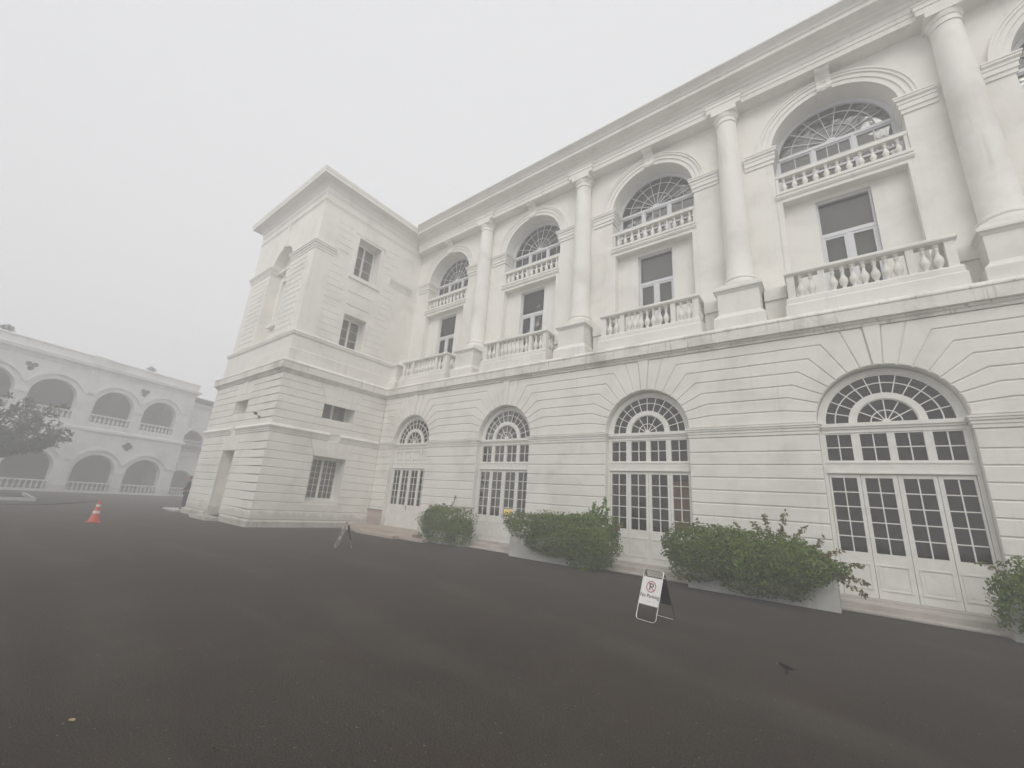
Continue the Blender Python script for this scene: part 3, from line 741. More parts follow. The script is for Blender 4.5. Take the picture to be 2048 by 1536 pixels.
# flat surrounds round the upper windows
mb = MB(RF(IN))
for h in (w3,):
    rail_frame(mb, h[0]-.16, h[1]+.16, h[2]-.13, h[3]+.13, h[0], h[1], h[2], h[3], -.035, .02)
    mb.box(h[0]-.22, h[1]+.22, -.06, .02, h[3]+.131, h[3]+.21); mb.box(h[0]-.22, h[1]+.26, -.07, .02, h[2]-.23, h[2]-.131)
mb.box(-3.10, -1.80, -.03, .02, 10.75, 11.45); mb.box(-3.14, -1.76, -.05, .02, 11.451, 11.52); mb.box(-3.0, -1.9, -.028, .02, 10.22, 10.55)
tpart('window_surround', mb, M['trim'])
def tower_window(h, inset, depth, nx, nz, cas=2, sill=.0):
    mb = MB(RF(inset)); u0, u1, z0, z1 = h[0]-.005, h[1]+.005, h[2]-.005, h[3]+.005
    rail_frame(mb, u0, u1, z0, z1, u0+.06, u1-.06, z0+.07, z1-.06, depth, depth+.1)
    W_ = (u1-u0-.12)/cas
    for c in range(cas):
        a = u0+.06+W_*c; b_ = a+W_
        rail_frame(mb, a+.002, b_-.002, z0+.07, z1-.06, a+.05, b_-.05, z0+.13, z1-.11, depth-.015, depth+.06)
        pane_frame(mb, a+.05, b_-.05, z0+.13, z1-.11, depth, depth+.035, nx, nz, .011)
    o = tpart('window', mb, M['timber'])
    mb = MB(RF(inset)); mb.box(u0+.03, u1-.03, depth+.065, depth+.071, z0+.03, z1-.03); g_ = mb.build('glass_pane', M['glass'], o)
    mb = MB(RF(inset)); mb.box(u0, u1, depth+.4, depth+.42, z0, z1); mb.build('blind', M['blind'], o)
tower_window(w0, 0, .60, 3, 6); tower_window(w1, 0, .70, 1, 1); tower_window(w2, IN, .50, 1, 3); tower_window(w3, IN, .55, 1, 3)

# ------------------------------------------------------------------ lamp on the tower
lam = thing('wall_lamp', 'small dark lamp on a bent arm on the front of the white tower', 'lamp', (-20.0, YT-.003, 4.50)); lam.scale = (.75, .75, .75)
mb = MB(); mb.box(-.05, .05, -.03, 0, -.09, .07); mb.build('mounting_plate', M['lamp'], lam)
mb = MB(); mb.tube([(0, -.03, -.05), (.02, -.10, .02), (.05, -.18, .10), (.08, -.26, .16)], .018, 8); mb.build('arm', M['lamp'], lam)
mb = MB(); mb.lathe([(.03, 0), (.05, .02), (.10, .08), (.11, .13), (.09, .15)], (.08, -.28), 14, .06); mb.build('lamp_head', M['lamp'], lam, smooth=40)

# ================================================================== FAR ARCADE
def unit(v): return v/v.length
P0 = Vector((-50.80, -.33, 0)); dv = unit(Vector((-.325, .946, 0)))
ang = math.atan2(dv.y, dv.x)
arcade = thing('arcade_building', 'pale two storey building with rows of open arches fading into fog behind the cone', 'building', P0, ang); arcade.scale = (1, 1, .975); arcade.location.z = -.15
AU = [-2.6, -6.2, -10.2, -13.8, -17.8]; RU2, RL2 = 1.42, 1.42
# local: x along the facade (0 = right end), y into the building, z up
def apart(name, mb, m_, smooth=None): return mb.build(name, m_, arcade, smooth=smooth)
mb = MB()
ed = [0, -4.4, -8.2, -12.0, -15.8, -20.5]
for k, c in enumerate(AU):
    arch_panel(mb, ed[k+1], ed[k], 0, 5.15, c+.06, RL2, 1.88, .28, 0, .55, 18)
    arch_panel(mb, ed[k+1], ed[k], 5.15, 10.4, c, RU2, 7.38, 5.86, 0, .55, 18)
for x in (-8.2,): mb.box(x-.45, x+.45, -.10, 0, 0, 5.1); mb.box(x-.40, x+.40, -.08, 0, 5.44, 10.1)
mb.box(-.55, 0, .55, 4.5, 0, 10.4); mb.box(-20.5, -20, .55, 4.5, 0, 10.4)
# set-back wing on the right
for z0, z1, zs, zb in ((0, 4.9, 1.45, .25), (4.9, 9.6, 5.6, 5.1)):
    arch_panel(mb, .001, 5.5, z0, z1, 1.45, 1.25, zs, zb, 1.2, 1.7, 16)
mb.box(.001, 5.5, 1.0, 1.2, 9.35, 9.75); mb.box(.001, 5.5, 1.05, 1.2, 4.15, 4.45); mb.box(.001, 5.5, 1.05, 1.2, 4.75, 5.05)
apart('arcade_wall', mb, M['far'])
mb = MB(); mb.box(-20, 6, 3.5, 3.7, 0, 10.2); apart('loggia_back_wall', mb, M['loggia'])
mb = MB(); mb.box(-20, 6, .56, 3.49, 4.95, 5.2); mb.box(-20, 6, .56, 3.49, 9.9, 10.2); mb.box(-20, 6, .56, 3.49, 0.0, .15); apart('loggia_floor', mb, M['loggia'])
mb = MB()
ext = [(-20.5, 0), (.0, 0), (.0, 3)]
mb.sweep(ext, [(-.1, 5.10), (.05, 5.10), (.10, 5.16), (.14, 5.18), (.14, 5.38), (.10, 5.42), (.05, 5.46), (-.1, 5.46)])
mb.sweep(ext, [(-.1, 0), (.14, 0), (.14, .24), (.05, .28), (-.1, .28)])
mb.sweep(ext, [(-.5, 10.05), (.04, 10.05), (.10, 10.25), (.22, 10.38), (.30, 10.42), (.30, 10.58), (.34, 10.62), (.12, 10.70), (.08, 10.70), (.08, 11.25), (.12, 11.27), (.12, 11.36), (-.5, 11.36)])
mb.box(-8.75, -7.65, -.16, 0, 10.71, 11.42)
apart('cornice', mb, M['far'])
def hood(c, zs, r, nl, nr):
    mb = MB()
    mb.prism(arc(c, zs, r+.36, math.pi*.86, math.pi*.14, 22)[::1] + arc(c, zs, r+.52, math.pi*.14, math.pi*.86, 22), -.13, 0)
    zz = zs + (r+.44)*math.sin(math.pi*.14)
    for s_, L_ in ((-1, nl), (1, nr)):
        a = c+s_*(r+.40)*math.cos(math.pi*.14); b_ = a+s_*L_; a, b_ = sorted((a, b_)); mb.box(a, b_, -.125, 0, zz-.075, zz+.075)
    apart('hood_moulding', mb, M['far'], smooth=30)
mb = MB()
for k, c in enumerate(AU):
    l, r_ = (.12, .55) if k % 2 == 0 else (.5, .12)
    hood(c, 7.38, RU2, l, r_); hood(c+.06, 1.88, RL2, l, r_)
    for s_ in (-1, 1):
        for z0, dx in ((7.30, 0), (1.80, .06)):
            m_ = MB(); a, b_ = sorted((c+s_*(RU2+.003), c+s_*(RU2+.40))); m_.box(a+dx, b_+dx, -.09, 0, z0, z0+.13); apart('impost_block', m_, M['far'])
hood(1.45, 5.6, 1.2, .1, .6)
def lobes(x, z, n, a0):
    mb = MB()
    for i in range(n):
        a = a0+2*math.pi*i/n; mb.prism(arc(x+.20*math.cos(a), z+.20*math.sin(a), .17, 0, 2*math.pi, 12)[:-1], -.05-.002*i, -.002-.0015*i)
    apart('foil_ornament', mb, M['sign_back'])
for x, z, n, a0 in ((-4.4, 9.35, 3, R(90)+math.pi), (-12.0, 9.35, 3, R(90)+math.pi), (-4.4, 4.28, 4, R(0)), (-12.0, 4.28, 4, R(0))): lobes(x, z, n, a0)
bfar = baluster_mesh(.58, 1.15, 8); bfar.materials[0] = M['far']
for c, zf, half in [(x, 5.86, RU2) for x in AU] + [(x+.06, .28, RL2) for x in AU] + [(1.45, 5.1, 1.2), (1.45, .25, 1.2)]:
    y = .16 if c < 0 else 1.4
    mb = MB(); mb.box(c-half, c+half, y-.10, y+.14, zf+.64, zf+.74); mb.box(c-half, c+half, y-.10, y+.14, zf+.001, zf+.06)
    bl = apart('balustrade', mb, M['far'])
    pl = [(c-half+.16+(2*half-.32)*i/8, y+.02, zf+.06) for i in range(9)]
    if c < -12 or c > 0: 
        o = stuff_of('baluster', bfar, pl, bl); o.data.materials[0] = M['far']
    else:
        for q in pl: link('baluster', bfar, bl, q)

# ================================================================== plants
def leaf_cloud(n, sampler, size, spread=.5, droop=.2, aspect=.5):
    """n folded leaves; sampler returns (point, outward)"""
    b_ = MB(); vs = []; fs = []
    for _ in range(n):
        p, o = sampler()
        d = Vector((random.gauss(0, 1), random.gauss(0, 1), random.gauss(0, 1))).normalized()
        nrm = (o + d*spread).normalized(); tdir = nrm.orthogonal()
        tdir = (Matrix.Rotation(random.uniform(0, 6.283), 3, nrm) @ tdir + Vector((0, 0, -droop))).normalized()
        sdir = nrm.cross(tdir).normalized()
        L = size*random.uniform(.6, 1.25); W = L*aspect; k = len(vs)
        up_v = nrm*L*.10
        vs += [p, p+tdir*L*.45+sdir*W*.5+up_v, p+tdir*L-nrm*L*.12, p+tdir*L*.45-sdir*W*.5+up_v]
        fs += [(k, k+1, k+2), (k, k+2, k+3)]
    b_.v = [tuple(v) for v in vs]; b_.f = fs
    return b_
def raw(name, b_, material, parent):
    me = bpy.data.meshes.new(name); me.from_pydata(b_.v, [], b_.f); me.materials.append(material)
    return link(name, me, parent)
from mathutils import noise as MN
def blob_sampler(cx, cyy, cz, ax, ay, az, seed, low=-1.0, pw=3.4, lump=.30):
    def f():
        while True:
            v = Vector((random.gauss(0, 1), random.gauss(0, 1), random.gauss(0, 1))).normalized()
            if v.z < low: continue
            k = (abs(v.x)**pw + abs(v.y)**pw + abs(v.z)**pw)**(-1/pw)      # squarish clipped body
            q = v*k
            nn = MN.noise(Vector((q.x*ax*1.7+seed, q.y*ay*1.7, q.z*az*1.7)))+.5*MN.noise(Vector((q.x*ax*4+seed, q.y*ay*4, q.z*az*4)))
            r_ = (1+lump*nn)*random.uniform(.66, 1.06)**.7
            return Vector((cx+q.x*ax*r_, cyy+q.y*ay*r_, cz+q.z*az*r_)), Vector((v.x/ax, v.y/ay, v.z/az)).normalized()
    return f
def sprig(b_, base, tip, n, size):
    base, tip = Vector(base), Vector(tip)
    mid = (base+tip)/2 + Vector((random.uniform(-.06, .06), random.uniform(-.05, .05), 0))
    def f():
        t_ = random.uniform(.2, 1); p = base*(1-t_)**2 + mid*2*t_*(1-t_) + tip*t_**2
        d = Vector((random.gauss(0, 1), random.gauss(0, 1), random.gauss(0, .7))).normalized()
        return p+d*.03, d
    q = leaf_cloud(int(n*1.3), f, size*1.12, .4, .55); o = len(b_.v); b_.v += q.v; b_.f += [tuple(o+i for i in x) for x in q.f]
    return [base, mid, tip]
def planter(label, x0, x1, y0, y1, h):
    t_ = thing('planter', label, 'planter', ((x0+x1)/2, (y0+y1)/2, 0), 0, 'long planters against the wall')
    hx, hy = (x1-x0)/2, (y1-y0)/2
    mb = MB(); p_ = [(-hx, hy), (-hx, -hy), (hx, -hy), (hx, hy)]
    for a, b2 in ((0, 1),):
        mb.sweep([(-hx, hy), (-hx, -hy), (hx, -hy), (hx, hy), (-hx, hy), ][:4], [(-.09, 0), (0, 0), (-.004, h-.02), (-.02, h), (-.09, h)])
        mb.box(-hx+.09, hx-.09, hy-.09, hy, 0, h)
    mb.build('planter_box', M['planter'], t_)
    mb = MB(); mb.box(-hx+.085, hx-.085, -hy+.085, hy-.085, .1, h-.07); mb.build('soil', M['soil'], t_)
    return t_
planter('low whitewashed planter under the smallest bush, nearest the tower', -13.20, -11.05, -1.12, -.22, .42)
planter('white planter with drip streaks between the second and third arched doors from the right', -8.84, -6.10, -1.18, -.22, .75)
planter('long stained white planter behind the no parking sign', -3.24, -.33, -1.28, -.22, .72)
planter('planter cut off by the right edge of the picture', 1.98, 4.6, -1.12, -.22, .60)
def shrub(label, loc, blobs, sprigs, n, size=.080, lit=None):
    t_ = thing('shrub', label, 'shrub', loc, 0, 'leafy shrubs growing in the planters')
    b_ = MB()
    tot = sum(b[3]*b[4]+b[3]*b[5]+b[4]*b[5] for b in blobs)
    for i, b in enumerate(blobs):
        q = leaf_cloud(int(n*(b[3]*b[4]+b[3]*b[5]+b[4]*b[5])/tot), blob_sampler(*b[:6], seed=loc[0]+i*7.1), size, .75, .35, .62)
        o = len(b_.v); b_.v += q.v; b_.f += [tuple(o+j for j in x) for x in q.f]
    fo = raw('foliage', b_, M['leaf'], t_)
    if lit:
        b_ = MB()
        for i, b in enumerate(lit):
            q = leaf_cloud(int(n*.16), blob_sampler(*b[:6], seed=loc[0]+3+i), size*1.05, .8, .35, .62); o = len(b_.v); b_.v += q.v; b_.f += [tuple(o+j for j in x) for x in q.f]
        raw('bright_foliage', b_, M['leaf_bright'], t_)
    st_ = MB()
    for s_ in sprigs:
        b_ = MB(); pts = sprig(b_, s_[0], s_[1], s_[2], size*1.0); b_.tube(pts, [.008, .006, .003], 5)
        raw('young_shoot', b_, M['leaf_bright' if s_[2] == 61 else 'shoot'], t_)
    for i in range(12):
        b0 = random.choice(blobs); st_.tube([(b0[0]+random.uniform(-.4, .4)*b0[3], b0[1]*.5, .1), (b0[0]+random.uniform(-.5, .5)*b0[3], b0[1], b0[2]*.7), (b0[0]+random.uniform(-.5, .5)*b0[3], b0[1]+random.uniform(-.2, .2), b0[2]+.05)], [.016, .011, .006], 5)
    st_.build('stem', M['twig'], t_)
    return t_
# A (near the tower), B, C (behind the sign), D (right edge): local coordinates, z from the ground
shrub('smallest rounded green bush, hanging to the ground near the tower', (-12.10, -.85, 0), [(0, -.12, .72, 1.22, .58, .62), (.75, -.16, .50, .55, .45, .48), (-.75, -.05, .75, .45, .45, .5)],
      [((.0, 0, 1.2), (.25, 0, 1.78), 26), ((-.3, 0, 1.2), (-.4, 0, 1.5), 14), ((1.0, -.2, 1.1), (1.32, -.2, 1.32), 16), ((-.9, -.1, 1.15), (-1.05, -.1, 1.35), 10)], 9000)
shrub('green bush with a brighter right half and one tall pale shoot', (-7.2, -.80, 0), [(-.75, -.25, 1.02, 1.05, .52, .36), (.35, -.32, .85, 1.1, .60, .55), (1.25, -.32, .82, .82, .60, .64), (1.2, -.42, .38, .6, .42, .42), (-.1, -.5, .55, .8, .22, .3)],
      [((1.45, -.3, 1.3), (1.72, -.3, 2.0), 61), ((1.35, -.3, 1.3), (1.30, -.2, 1.85), 61), ((1.5, -.2, 1.2), (1.75, -.2, 1.72), 61), ((1.35, -.3, 1.2), (1.45, -.2, 1.7), 61), ((1.3, -.3, 1.2), (1.15, -.2, 1.6), 61), ((1.8, -.35, 1.05), (2.2, -.3, 1.25), 34), ((-1.5, -.2, 1.1), (-1.95, -.3, 1.05), 26), ((-.4, -.2, 1.3), (-.45, -.2, 1.48), 10), ((.2, -.2, 1.3), (.25, -.2, 1.5), 10), ((-.9, -.2, 1.25), (-.95, -.2, 1.42), 8), ((.8, -.2, 1.3), (.8, -.2, 1.5), 8)],
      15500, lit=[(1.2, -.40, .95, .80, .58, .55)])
shrub('largest green bush, red tipped shoots on top, behind the no parking sign', (-1.85, -.85, 0), [(-.9, -.35, .95, 1.0, .68, .47), (.1, -.38, .88, 1.25, .70, .50), (.78, -.36, .80, .72, .58, .36), (.25, -.55, .40, .80, .40, .30), (-1.15, -.40, .62, .60, .55, .40), (1.42, -.38, .80, .30, .26, .17)],
      [((.55, -.1, 1.2), (.72, -.1, 1.92), 60), ((.45, -.1, 1.2), (.30, -.1, 1.80), 60), ((.4, -.2, 1.2), (.05, -.1, 1.62), 40), ((.75, -.2, 1.2), (1.05, -.2, 1.60), 40), ((-.3, -.1, 1.3), (-.32, -.1, 1.62), 18), ((-1.2, -.1, 1.3), (-1.2, -.1, 1.6), 16), ((-.75, -.1, 1.3), (-.68, -.1, 1.5), 10), ((1.0, -.2, 1.0), (1.40, -.2, 1.38), 40), ((1.3, -.3, .95), (1.65, -.3, 1.18), 34), ((1.5, -.4, .75), (2.0, -.4, .62), 50), ((1.5, -.4, .7), (1.95, -.5, .40), 40), ((1.6, -.4, .85), (1.95, -.4, .95), 24), ((-1.7, -.4, .95), (-1.98, -.4, .88), 20)],
      19000, lit=[(.3, -.55, .86, .95, .52, .38)])
shrub('dark green bush cut off by the right edge of the picture', (3.05, -.80, 0), [(0, -.2, .85, 1.15, .60, .52), (-.55, -.25, .62, .62, .55, .52), (.6, -.2, .6, .8, .5, .5)],
      [((-.7, -.1, 1.2), (-.55, -.1, 1.62), 30), ((-1.0, -.2, 1.05), (-1.3, -.2, 1.22), 16), ((.3, 0, 1.2), (.2, 0, 1.6), 20)], 8500)

# tree at the left in its kerbed bed
bed = thing('planting_bed', 'dark soil bed with a pale kerb at the left edge, in front of the arcade', 'flower bed', (-36.5, -12.2, 0))
mb = MB(); mb.box(-3.2, 3.4, -2.2, 1.9, 0, .10)
mb.build('soil', M['soil'], bed)
mb = MB(); mb.sweep([(3.55, -2.4), (3.55, 2.05), (-3.3, 2.05)][::-1], [(-.13, 0), (0, 0), (0, .15), (-.13, .15)]); mb.sweep([(-3.3, -2.3), (3.42, -2.3)], [(-.1, 0), (0, 0), (0, .15), (-.1, .15)]); mb.build('kerb', M['planter'], bed)
tree = thing('tree', 'dark leafy tree reaching in from the left edge in front of the arcade', 'tree', (-34.2, -12.9, .1))
mb = MB(); tips = []
mb.tube([(0, 0, 0), (.05, .05, .9), (.1, .1, 1.7)], [.16, .13, .11], 10)
mb.build('trunk', M['bark'], tree, smooth=60)
br = MB()
for i in range(46):
    a = random.uniform(-1.1, 4.0); L = random.uniform(1.1, 3.0); z1 = random.uniform(2.1, 5.0)
    p0 = Vector((.1, .1, random.uniform(1.5, 1.75))); p2 = Vector((.1+L*math.cos(a), .1+L*math.sin(a)*1.15, z1)); p1 = (p0+p2)/2 + Vector((0, 0, -.25))
    br.tube([p0, p1, p2], [.05, .035, .012], 6); tips.append((p1, p2))
for y, z in ((3.05, 3.5), (2.8, 3.15), (2.4, 3.9), (2.6, 2.9), (1.9, 4.4), (2.0, 2.75), (1.2, 4.7), (1.5, 3.4), (.9, 2.6), (3.2, 3.3)):
    p0 = Vector((.1, .1, 1.7)); p2 = Vector((.9, y, z)); p1 = Vector((.6, y*.55, 2.1+.25*(z-2.5))); br.tube([p0, p1, p2], [.045, .03, .012], 6); tips.append((p1, p2))
br.build('branches', M['bark'], tree)
b_ = MB()
for p1, p2 in tips:
    for t_ in (1.0, .8, .62):
        c = p1.lerp(p2, t_)
        for j in range(3):
            cc = c + Vector((random.gauss(0, .16), random.gauss(0, .16), random.gauss(0, .12)))
            def f(cc=cc):
                d = Vector((random.gauss(0, 1), random.gauss(0, 1), random.gauss(.2, .8))).normalized()
                return cc+d*.03, d
            for _ in range(14):
                d = Vector((random.gauss(0, 1), random.gauss(0, 1), random.gauss(.1, .8))).normalized(); s_ = d.orthogonal().normalized()
                s_ = Matrix.Rotation(random.uniform(0, 6.28), 3, d) @ s_; L = random.uniform(.16, .32); k = len(b_.v)
                b_.v += [tuple(cc), tuple(cc+d*L*.5+s_*L*.14), tuple(cc+d*L), tuple(cc+d*L*.5-s_*L*.14)]; b_.f.append((k, k+1, k+2, k+3))
raw('crown', b_, M['treeleaf'], tree)
# weeds on the parapet of the arcade
for s_, z, lab in ((-4.5, 11.36, 'small dark weed tuft on the parapet, right of the middle pier'), (-13.9, 11.36, 'larger of two weed tufts on the parapet at the left edge'), (-14.6, 11.36, 'weed tuft cut by the left edge on the parapet')):
    t_ = thing('weed_tuft', lab, 'weed', P0 + dv*s_ + Vector((0, 0, z*.975-.15)), ang, 'weeds on the far parapet')
    b_ = MB()
    for _ in range(150):
        a = Vector((random.gauss(0, .5), random.gauss(0, .25), random.uniform(.3, 1))).normalized(); c = Vector((a.x*random.uniform(.05, .4), a.y*.2, random.uniform(.02, .42)*a.z+.03)); q = a.orthogonal().normalized()*.04; k = len(b_.v)
        b_.v += [tuple(c), tuple(c+a*.07+q), tuple(c+a*.16), tuple(c+a*.07-q)]; b_.f.append((k, k+1, k+2, k+3))
    raw('weed_leaves', b_, M['treeleaf'], t_)
    mb = MB(); mb.tube([(0, .1, 0), (.02, .05, .2), (.08, 0, .32)], .012, 5); mb.build('stalk', M['twig'], t_)

# ================================================================== signs
def text_mesh(txt, size):
    c = bpy.data.curves.new('lettering', 'FONT'); c.body = txt; c.size = size; c.align_x = 'CENTER'; c.extrude = .0012
    o = bpy.data.objects.new('lettering', c); COL.objects.link(o)
    dg = bpy.context.evaluated_depsgraph_get(); me = bpy.data.meshes.new_from_object(o.evaluated_get(dg)); bpy.data.objects.remove(o)
    return me
def a_frame(label, p, rz, w, h, gap, pm='sign_white'):
    t_ = thing('parking_sign', label, 'sign', p, rz, 'folding no parking signs')
    th = math.atan2(gap/2, h)
    for face, name in ((-1, 'front_frame'), (1, 'back_frame')):
        mb = MB(); r_ = .05; n = 5; pts = []
        def P3(u, v): return (u, face*(gap/2*(1-v/h)+.008), v)
        hw = w/2-.008; z0, z1 = .012, h
        for cx, cz, a0 in ((hw-r_, z1-r_, 0), (-hw+r_, z1-r_, 90), (-hw+r_, z0+r_, 180), (hw-r_, z0+r_, 270)):
            for i in range(n+1):
                a = R(a0+90*i/n); pts.append(P3(cx+r_*math.cos(a), cz+r_*math.sin(a)))
        mb.tube(pts, .0095, 8, True); fr = mb.build(name, M['metal'], t_, smooth=60)
        mb = MB(); z0, z1 = h*.315, h*.855
        def sheet(d0, d1):
            vs = []
            for d in (d0, d1):
                for u, v in ((-hw, z0), (hw, z0), (hw, z1), (-hw, z1)):
                    q = P3(u, v); vs.append((q[0], q[1]+face*d, q[2]))
            mb.add(vs, [(0, 1, 2, 3), (7, 6, 5, 4), (0, 4, 5, 1), (1, 5, 6, 2), (2, 6, 7, 3), (3, 7, 4, 0)])
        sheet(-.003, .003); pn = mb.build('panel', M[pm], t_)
        mb = MB(); sheet(-.0065, -.0035); mb.build('panel_back', M['sign_back'], t_)
        # print, laid on the panel: local (u, v) from the panel centre
        zc = (z0+z1)/2; ph = (z1-z0)
        q = P3(0, zc); tilt = math.atan2(gap/2, h)
        par = Matrix.Translation((0, q[1]+face*.0045, zc)) @ Matrix.Rotation(0 if face < 0 else math.pi, 4, 'Z') @ Matrix.Rotation(R(90)-tilt, 4, 'X')
        def put(nm, me, m_):
            if not me.materials: me.materials.append(m_)
            else: me.materials[0] = m_
            o = link(nm, me, pn); o.matrix_local = par; return o
        rr = w*.235; cz = ph*.175
        b_ = MB(); n = 40; vo = [(rr*math.cos(2*math.pi*i/n), cz+rr*1.0*math.sin(2*math.pi*i/n)) for i in range(n)]; vi = [(u*.86, cz+(v-cz)*.86) for u, v in vo]
        vs = [(u, v, .0012) for u, v in vo] + [(u, v, .0012) for u, v in vi]; fs = [(i, (i+1) % n, n+(i+1) % n, n+i) for i in range(n)]
        c_, s_ = math.cos(R(-45)), math.sin(R(-45)); hh = rr*.07; k = len(vs)
        vs += [(-rr*.9*c_-hh*s_, cz-rr*.9*s_+hh*c_, .0022), (-rr*.9*c_+hh*s_, cz-rr*.9*s_-hh*c_, .0022), (rr*.9*c_+hh*s_, cz+rr*.9*s_-hh*c_, .0022), (rr*.9*c_-hh*s_, cz+rr*.9*s_+hh*c_, .0022)]; fs.append((k, k+1, k+2, k+3))
        b_.v, b_.f = vs, fs; me = bpy.data.meshes.new('ring'); me.from_pydata(b_.v, [], b_.f); put('prohibition_ring', me, M['red'])
        me = text_mesh('P', rr*1.75)
        me.transform(Matrix.Translation((rr*.03, cz-rr*.60, 0)))
        for v in me.vertices: v.co.x *= 1.12
        put('lettering', me, M['black'])
        me = text_mesh('No Parking', w*.205); me.transform(Matrix.Translation((0, -ph*.245, 0))); put('lettering', me, M['black'])
        me = bpy.data.meshes.new('line'); a = w*.11; me.from_pydata([(-a, -ph*.385, .001), (a, -ph*.385, .001), (a, -ph*.375, .001), (-a, -ph*.375, .001)], [], [(0, 1, 2, 3)]); put('small_print', me, M['grey_print'])
    mb = MB()
    for u in (-w/2+.008, w/2-.008): mb.box(u-.014, u+.014, -.018, .018, h-.075, h-.045)
    mb.build('hinge', M['metal'], t_)
    return t_
a_frame('chrome framed white no parking sign standing on the asphalt before the largest bush', (-2.615, -5.30, 0), R(-14), .37, .73, .54)
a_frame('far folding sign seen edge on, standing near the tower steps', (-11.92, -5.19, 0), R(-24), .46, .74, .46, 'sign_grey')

# ================================================================== cone and rope
cone = thing('traffic_cone', 'orange traffic cone with two white bands standing in front of the arcade', 'cone', (-20.25, -9.53, 0))
mb = MB(); mb.prism([(-.17, 0), (.17, 0), (.17, .035), (-.17, .035)], -.17, .17); mb.lathe([(.145, .034), (.135, .06), (.03, .70), (.0305, .715), (.02, .72)], seg=24)
mb.build('cone_body', M['orange'], cone, smooth=40)
rc = lambda z: .135 + (.03-.135)*(z-.06)/.64 + .003
for a, b_ in ((.29, .375), (.51, .58)):
    mb = MB(); mb.lathe([(rc(a), a), (rc(b_), b_)], seg=24); mb.build('reflective_band', M['cone_white'], cone, smooth=40)
rope = MB(); A_, E_ = Vector((-20.25, -9.57, .69)), Vector((-25.2, -14.1, .70))
pts = []
for i in range(25):
    t_ = i/24; q = A_.lerp(E_, t_); q.z = .70 - 1.05*4*.25*t_*(1-t_)*1.25; q.z = max(.02, q.z); pts.append(q)
o = rope.tube(pts, .012, 6); o = rope.build('rope', M['rope']); tag(o, 'thin dark rope sagging from the cone towards the left edge', 'rope')

# ================================================================== person beside the tower
def skin(name, joints, bones, material, parent, sub=2):
    me = bpy.data.meshes.new(name); me.from_pydata([j[:3] for j in joints], bones, []); me.materials.append(material)
    o = link(name, me, None); md = o.modifiers.new('skin', 'SKIN'); md.use_smooth_shade = True
    for i, j in enumerate(joints):
        sv = me.skin_vertices[0].data[i]; r_ = j[3]; sv.radius = r_ if isinstance(r_, tuple) else (r_, r_); sv.use_root = (i == 0)
    o.modifiers.new('sub', 'SUBSURF').levels = sub; o.modifiers['sub'].render_levels = sub
    dg = bpy.context.evaluated_depsgraph_get(); m2 = bpy.data.meshes.new_from_object(o.evaluated_get(dg)); bpy.data.objects.remove(o)
    if not m2.materials: m2.materials.append(material)
    m2.shade_smooth(); return link(name, m2, parent)
per = thing('person', 'person in dark clothes standing half hidden behind the far corner of the tower', 'person', (-28.15, -5.0, .09), R(-20))
J = [(0, 0, .93, (.15, .10)), (0, 0, 1.12, (.14, .09)), (0, -.01, 1.32, (.16, .10)), (0, 0, 1.45, .06), (0, -.01, 1.54, (.068, .085)), (0, -.015, 1.64, (.075, .092)), (0, -.01, 1.72, (.05, .06)),
     (-.17, 0, 1.38, .055), (-.22, .0, 1.12, .045), (-.20, -.12, .92, .034), (.17, 0, 1.38, .055), (.23, -.02, 1.12, .045), (.20, -.20, .98, .034),
     (-.09, 0, .86, .085), (-.10, -.01, .48, .058), (-.11, .02, .09, .04), (.09, 0, .86, .085), (.10, -.02, .48, .058), (.11, .01, .09, .04), (-.12, -.12, .04, .034), (.13, -.14, .04, .034)]
BN = [(0,1),(1,2),(2,3),(3,4),(4,5),(5,6),(2,7),(7,8),(8,9),(2,10),(10,11),(11,12),(0,13),(13,14),(14,15),(0,16),(16,17),(17,18),(15,19),(18,20)]
J += [(-.195, -.17, .875, (.03, .018)), (.19, -.27, .985, (.03, .018))]; BN += [(9, 21), (12, 22)]
for s_, hand, c in ((-1, 21, (-.195, -.17, .875)), (1, 22, (.19, -.27, .985))):
    for i, L in enumerate((.055, .065, .06, .045)):
        k = len(J); ox = -.021+.014*i; J.append((c[0]+ox, c[1]-.03, c[2]-.02, .0085)); J.append((c[0]+ox, c[1]-.045-L*.3, c[2]-.03-L*.6, .007)); BN += [(hand, k), (k, k+1)]
    k = len(J); J.append((c[0]-s_*.035, c[1]-.035, c[2], .009)); BN.append((hand, k))
skin('body', J, BN, M['skin'], per)
skin('jacket', [(0, .0, .88, (.175, .13)), (0, 0, 1.12, (.165, .12)), (0, -.01, 1.34, (.185, .125)), (0, 0, 1.44, .085), (-.18, 0, 1.38, .075), (-.225, 0, 1.12, .062), (-.205, -.11, .94, .05), (.18, 0, 1.38, .075), (.235, -.02, 1.12, .062), (.205, -.18, .99, .05)], [(0,1),(1,2),(2,3),(2,4),(4,5),(5,6),(2,7),(7,8),(8,9)], M['jacket'], per)
skin('trousers', [(0, 0, .92, (.155, .115)), (-.09, 0, .82, .105), (-.10, -.01, .48, .082), (-.11, .02, .10, .07), (.09, 0, .82, .105), (.10, -.02, .48, .082), (.11, .01, .10, .07)], [(0,1),(1,2),(2,3),(0,4),(4,5),(5,6)], M['trousers'], per)
for s_ in (-1, 1): skin('shoe', [(s_*.115, .05, .045, .045), (s_*.12, -.06, .04, (.045, .038)), (s_*.125, -.16, .032, (.04, .026))], [(0,1),(1,2)], M['shoe'], per)
skin('hair', [(0, .025, 1.60, (.07, .07)), (0, .01, 1.69, (.078, .088)), (0, 0, 1.735, (.055, .06))], [(0,1),(1,2)], M['hair'], per)
skin('face', [(0, -.10, 1.61, .012), (0, -.112, 1.585, .014), (0, -.10, 1.575, .010)], [(0,1),(1,2)], M['skin'], per)
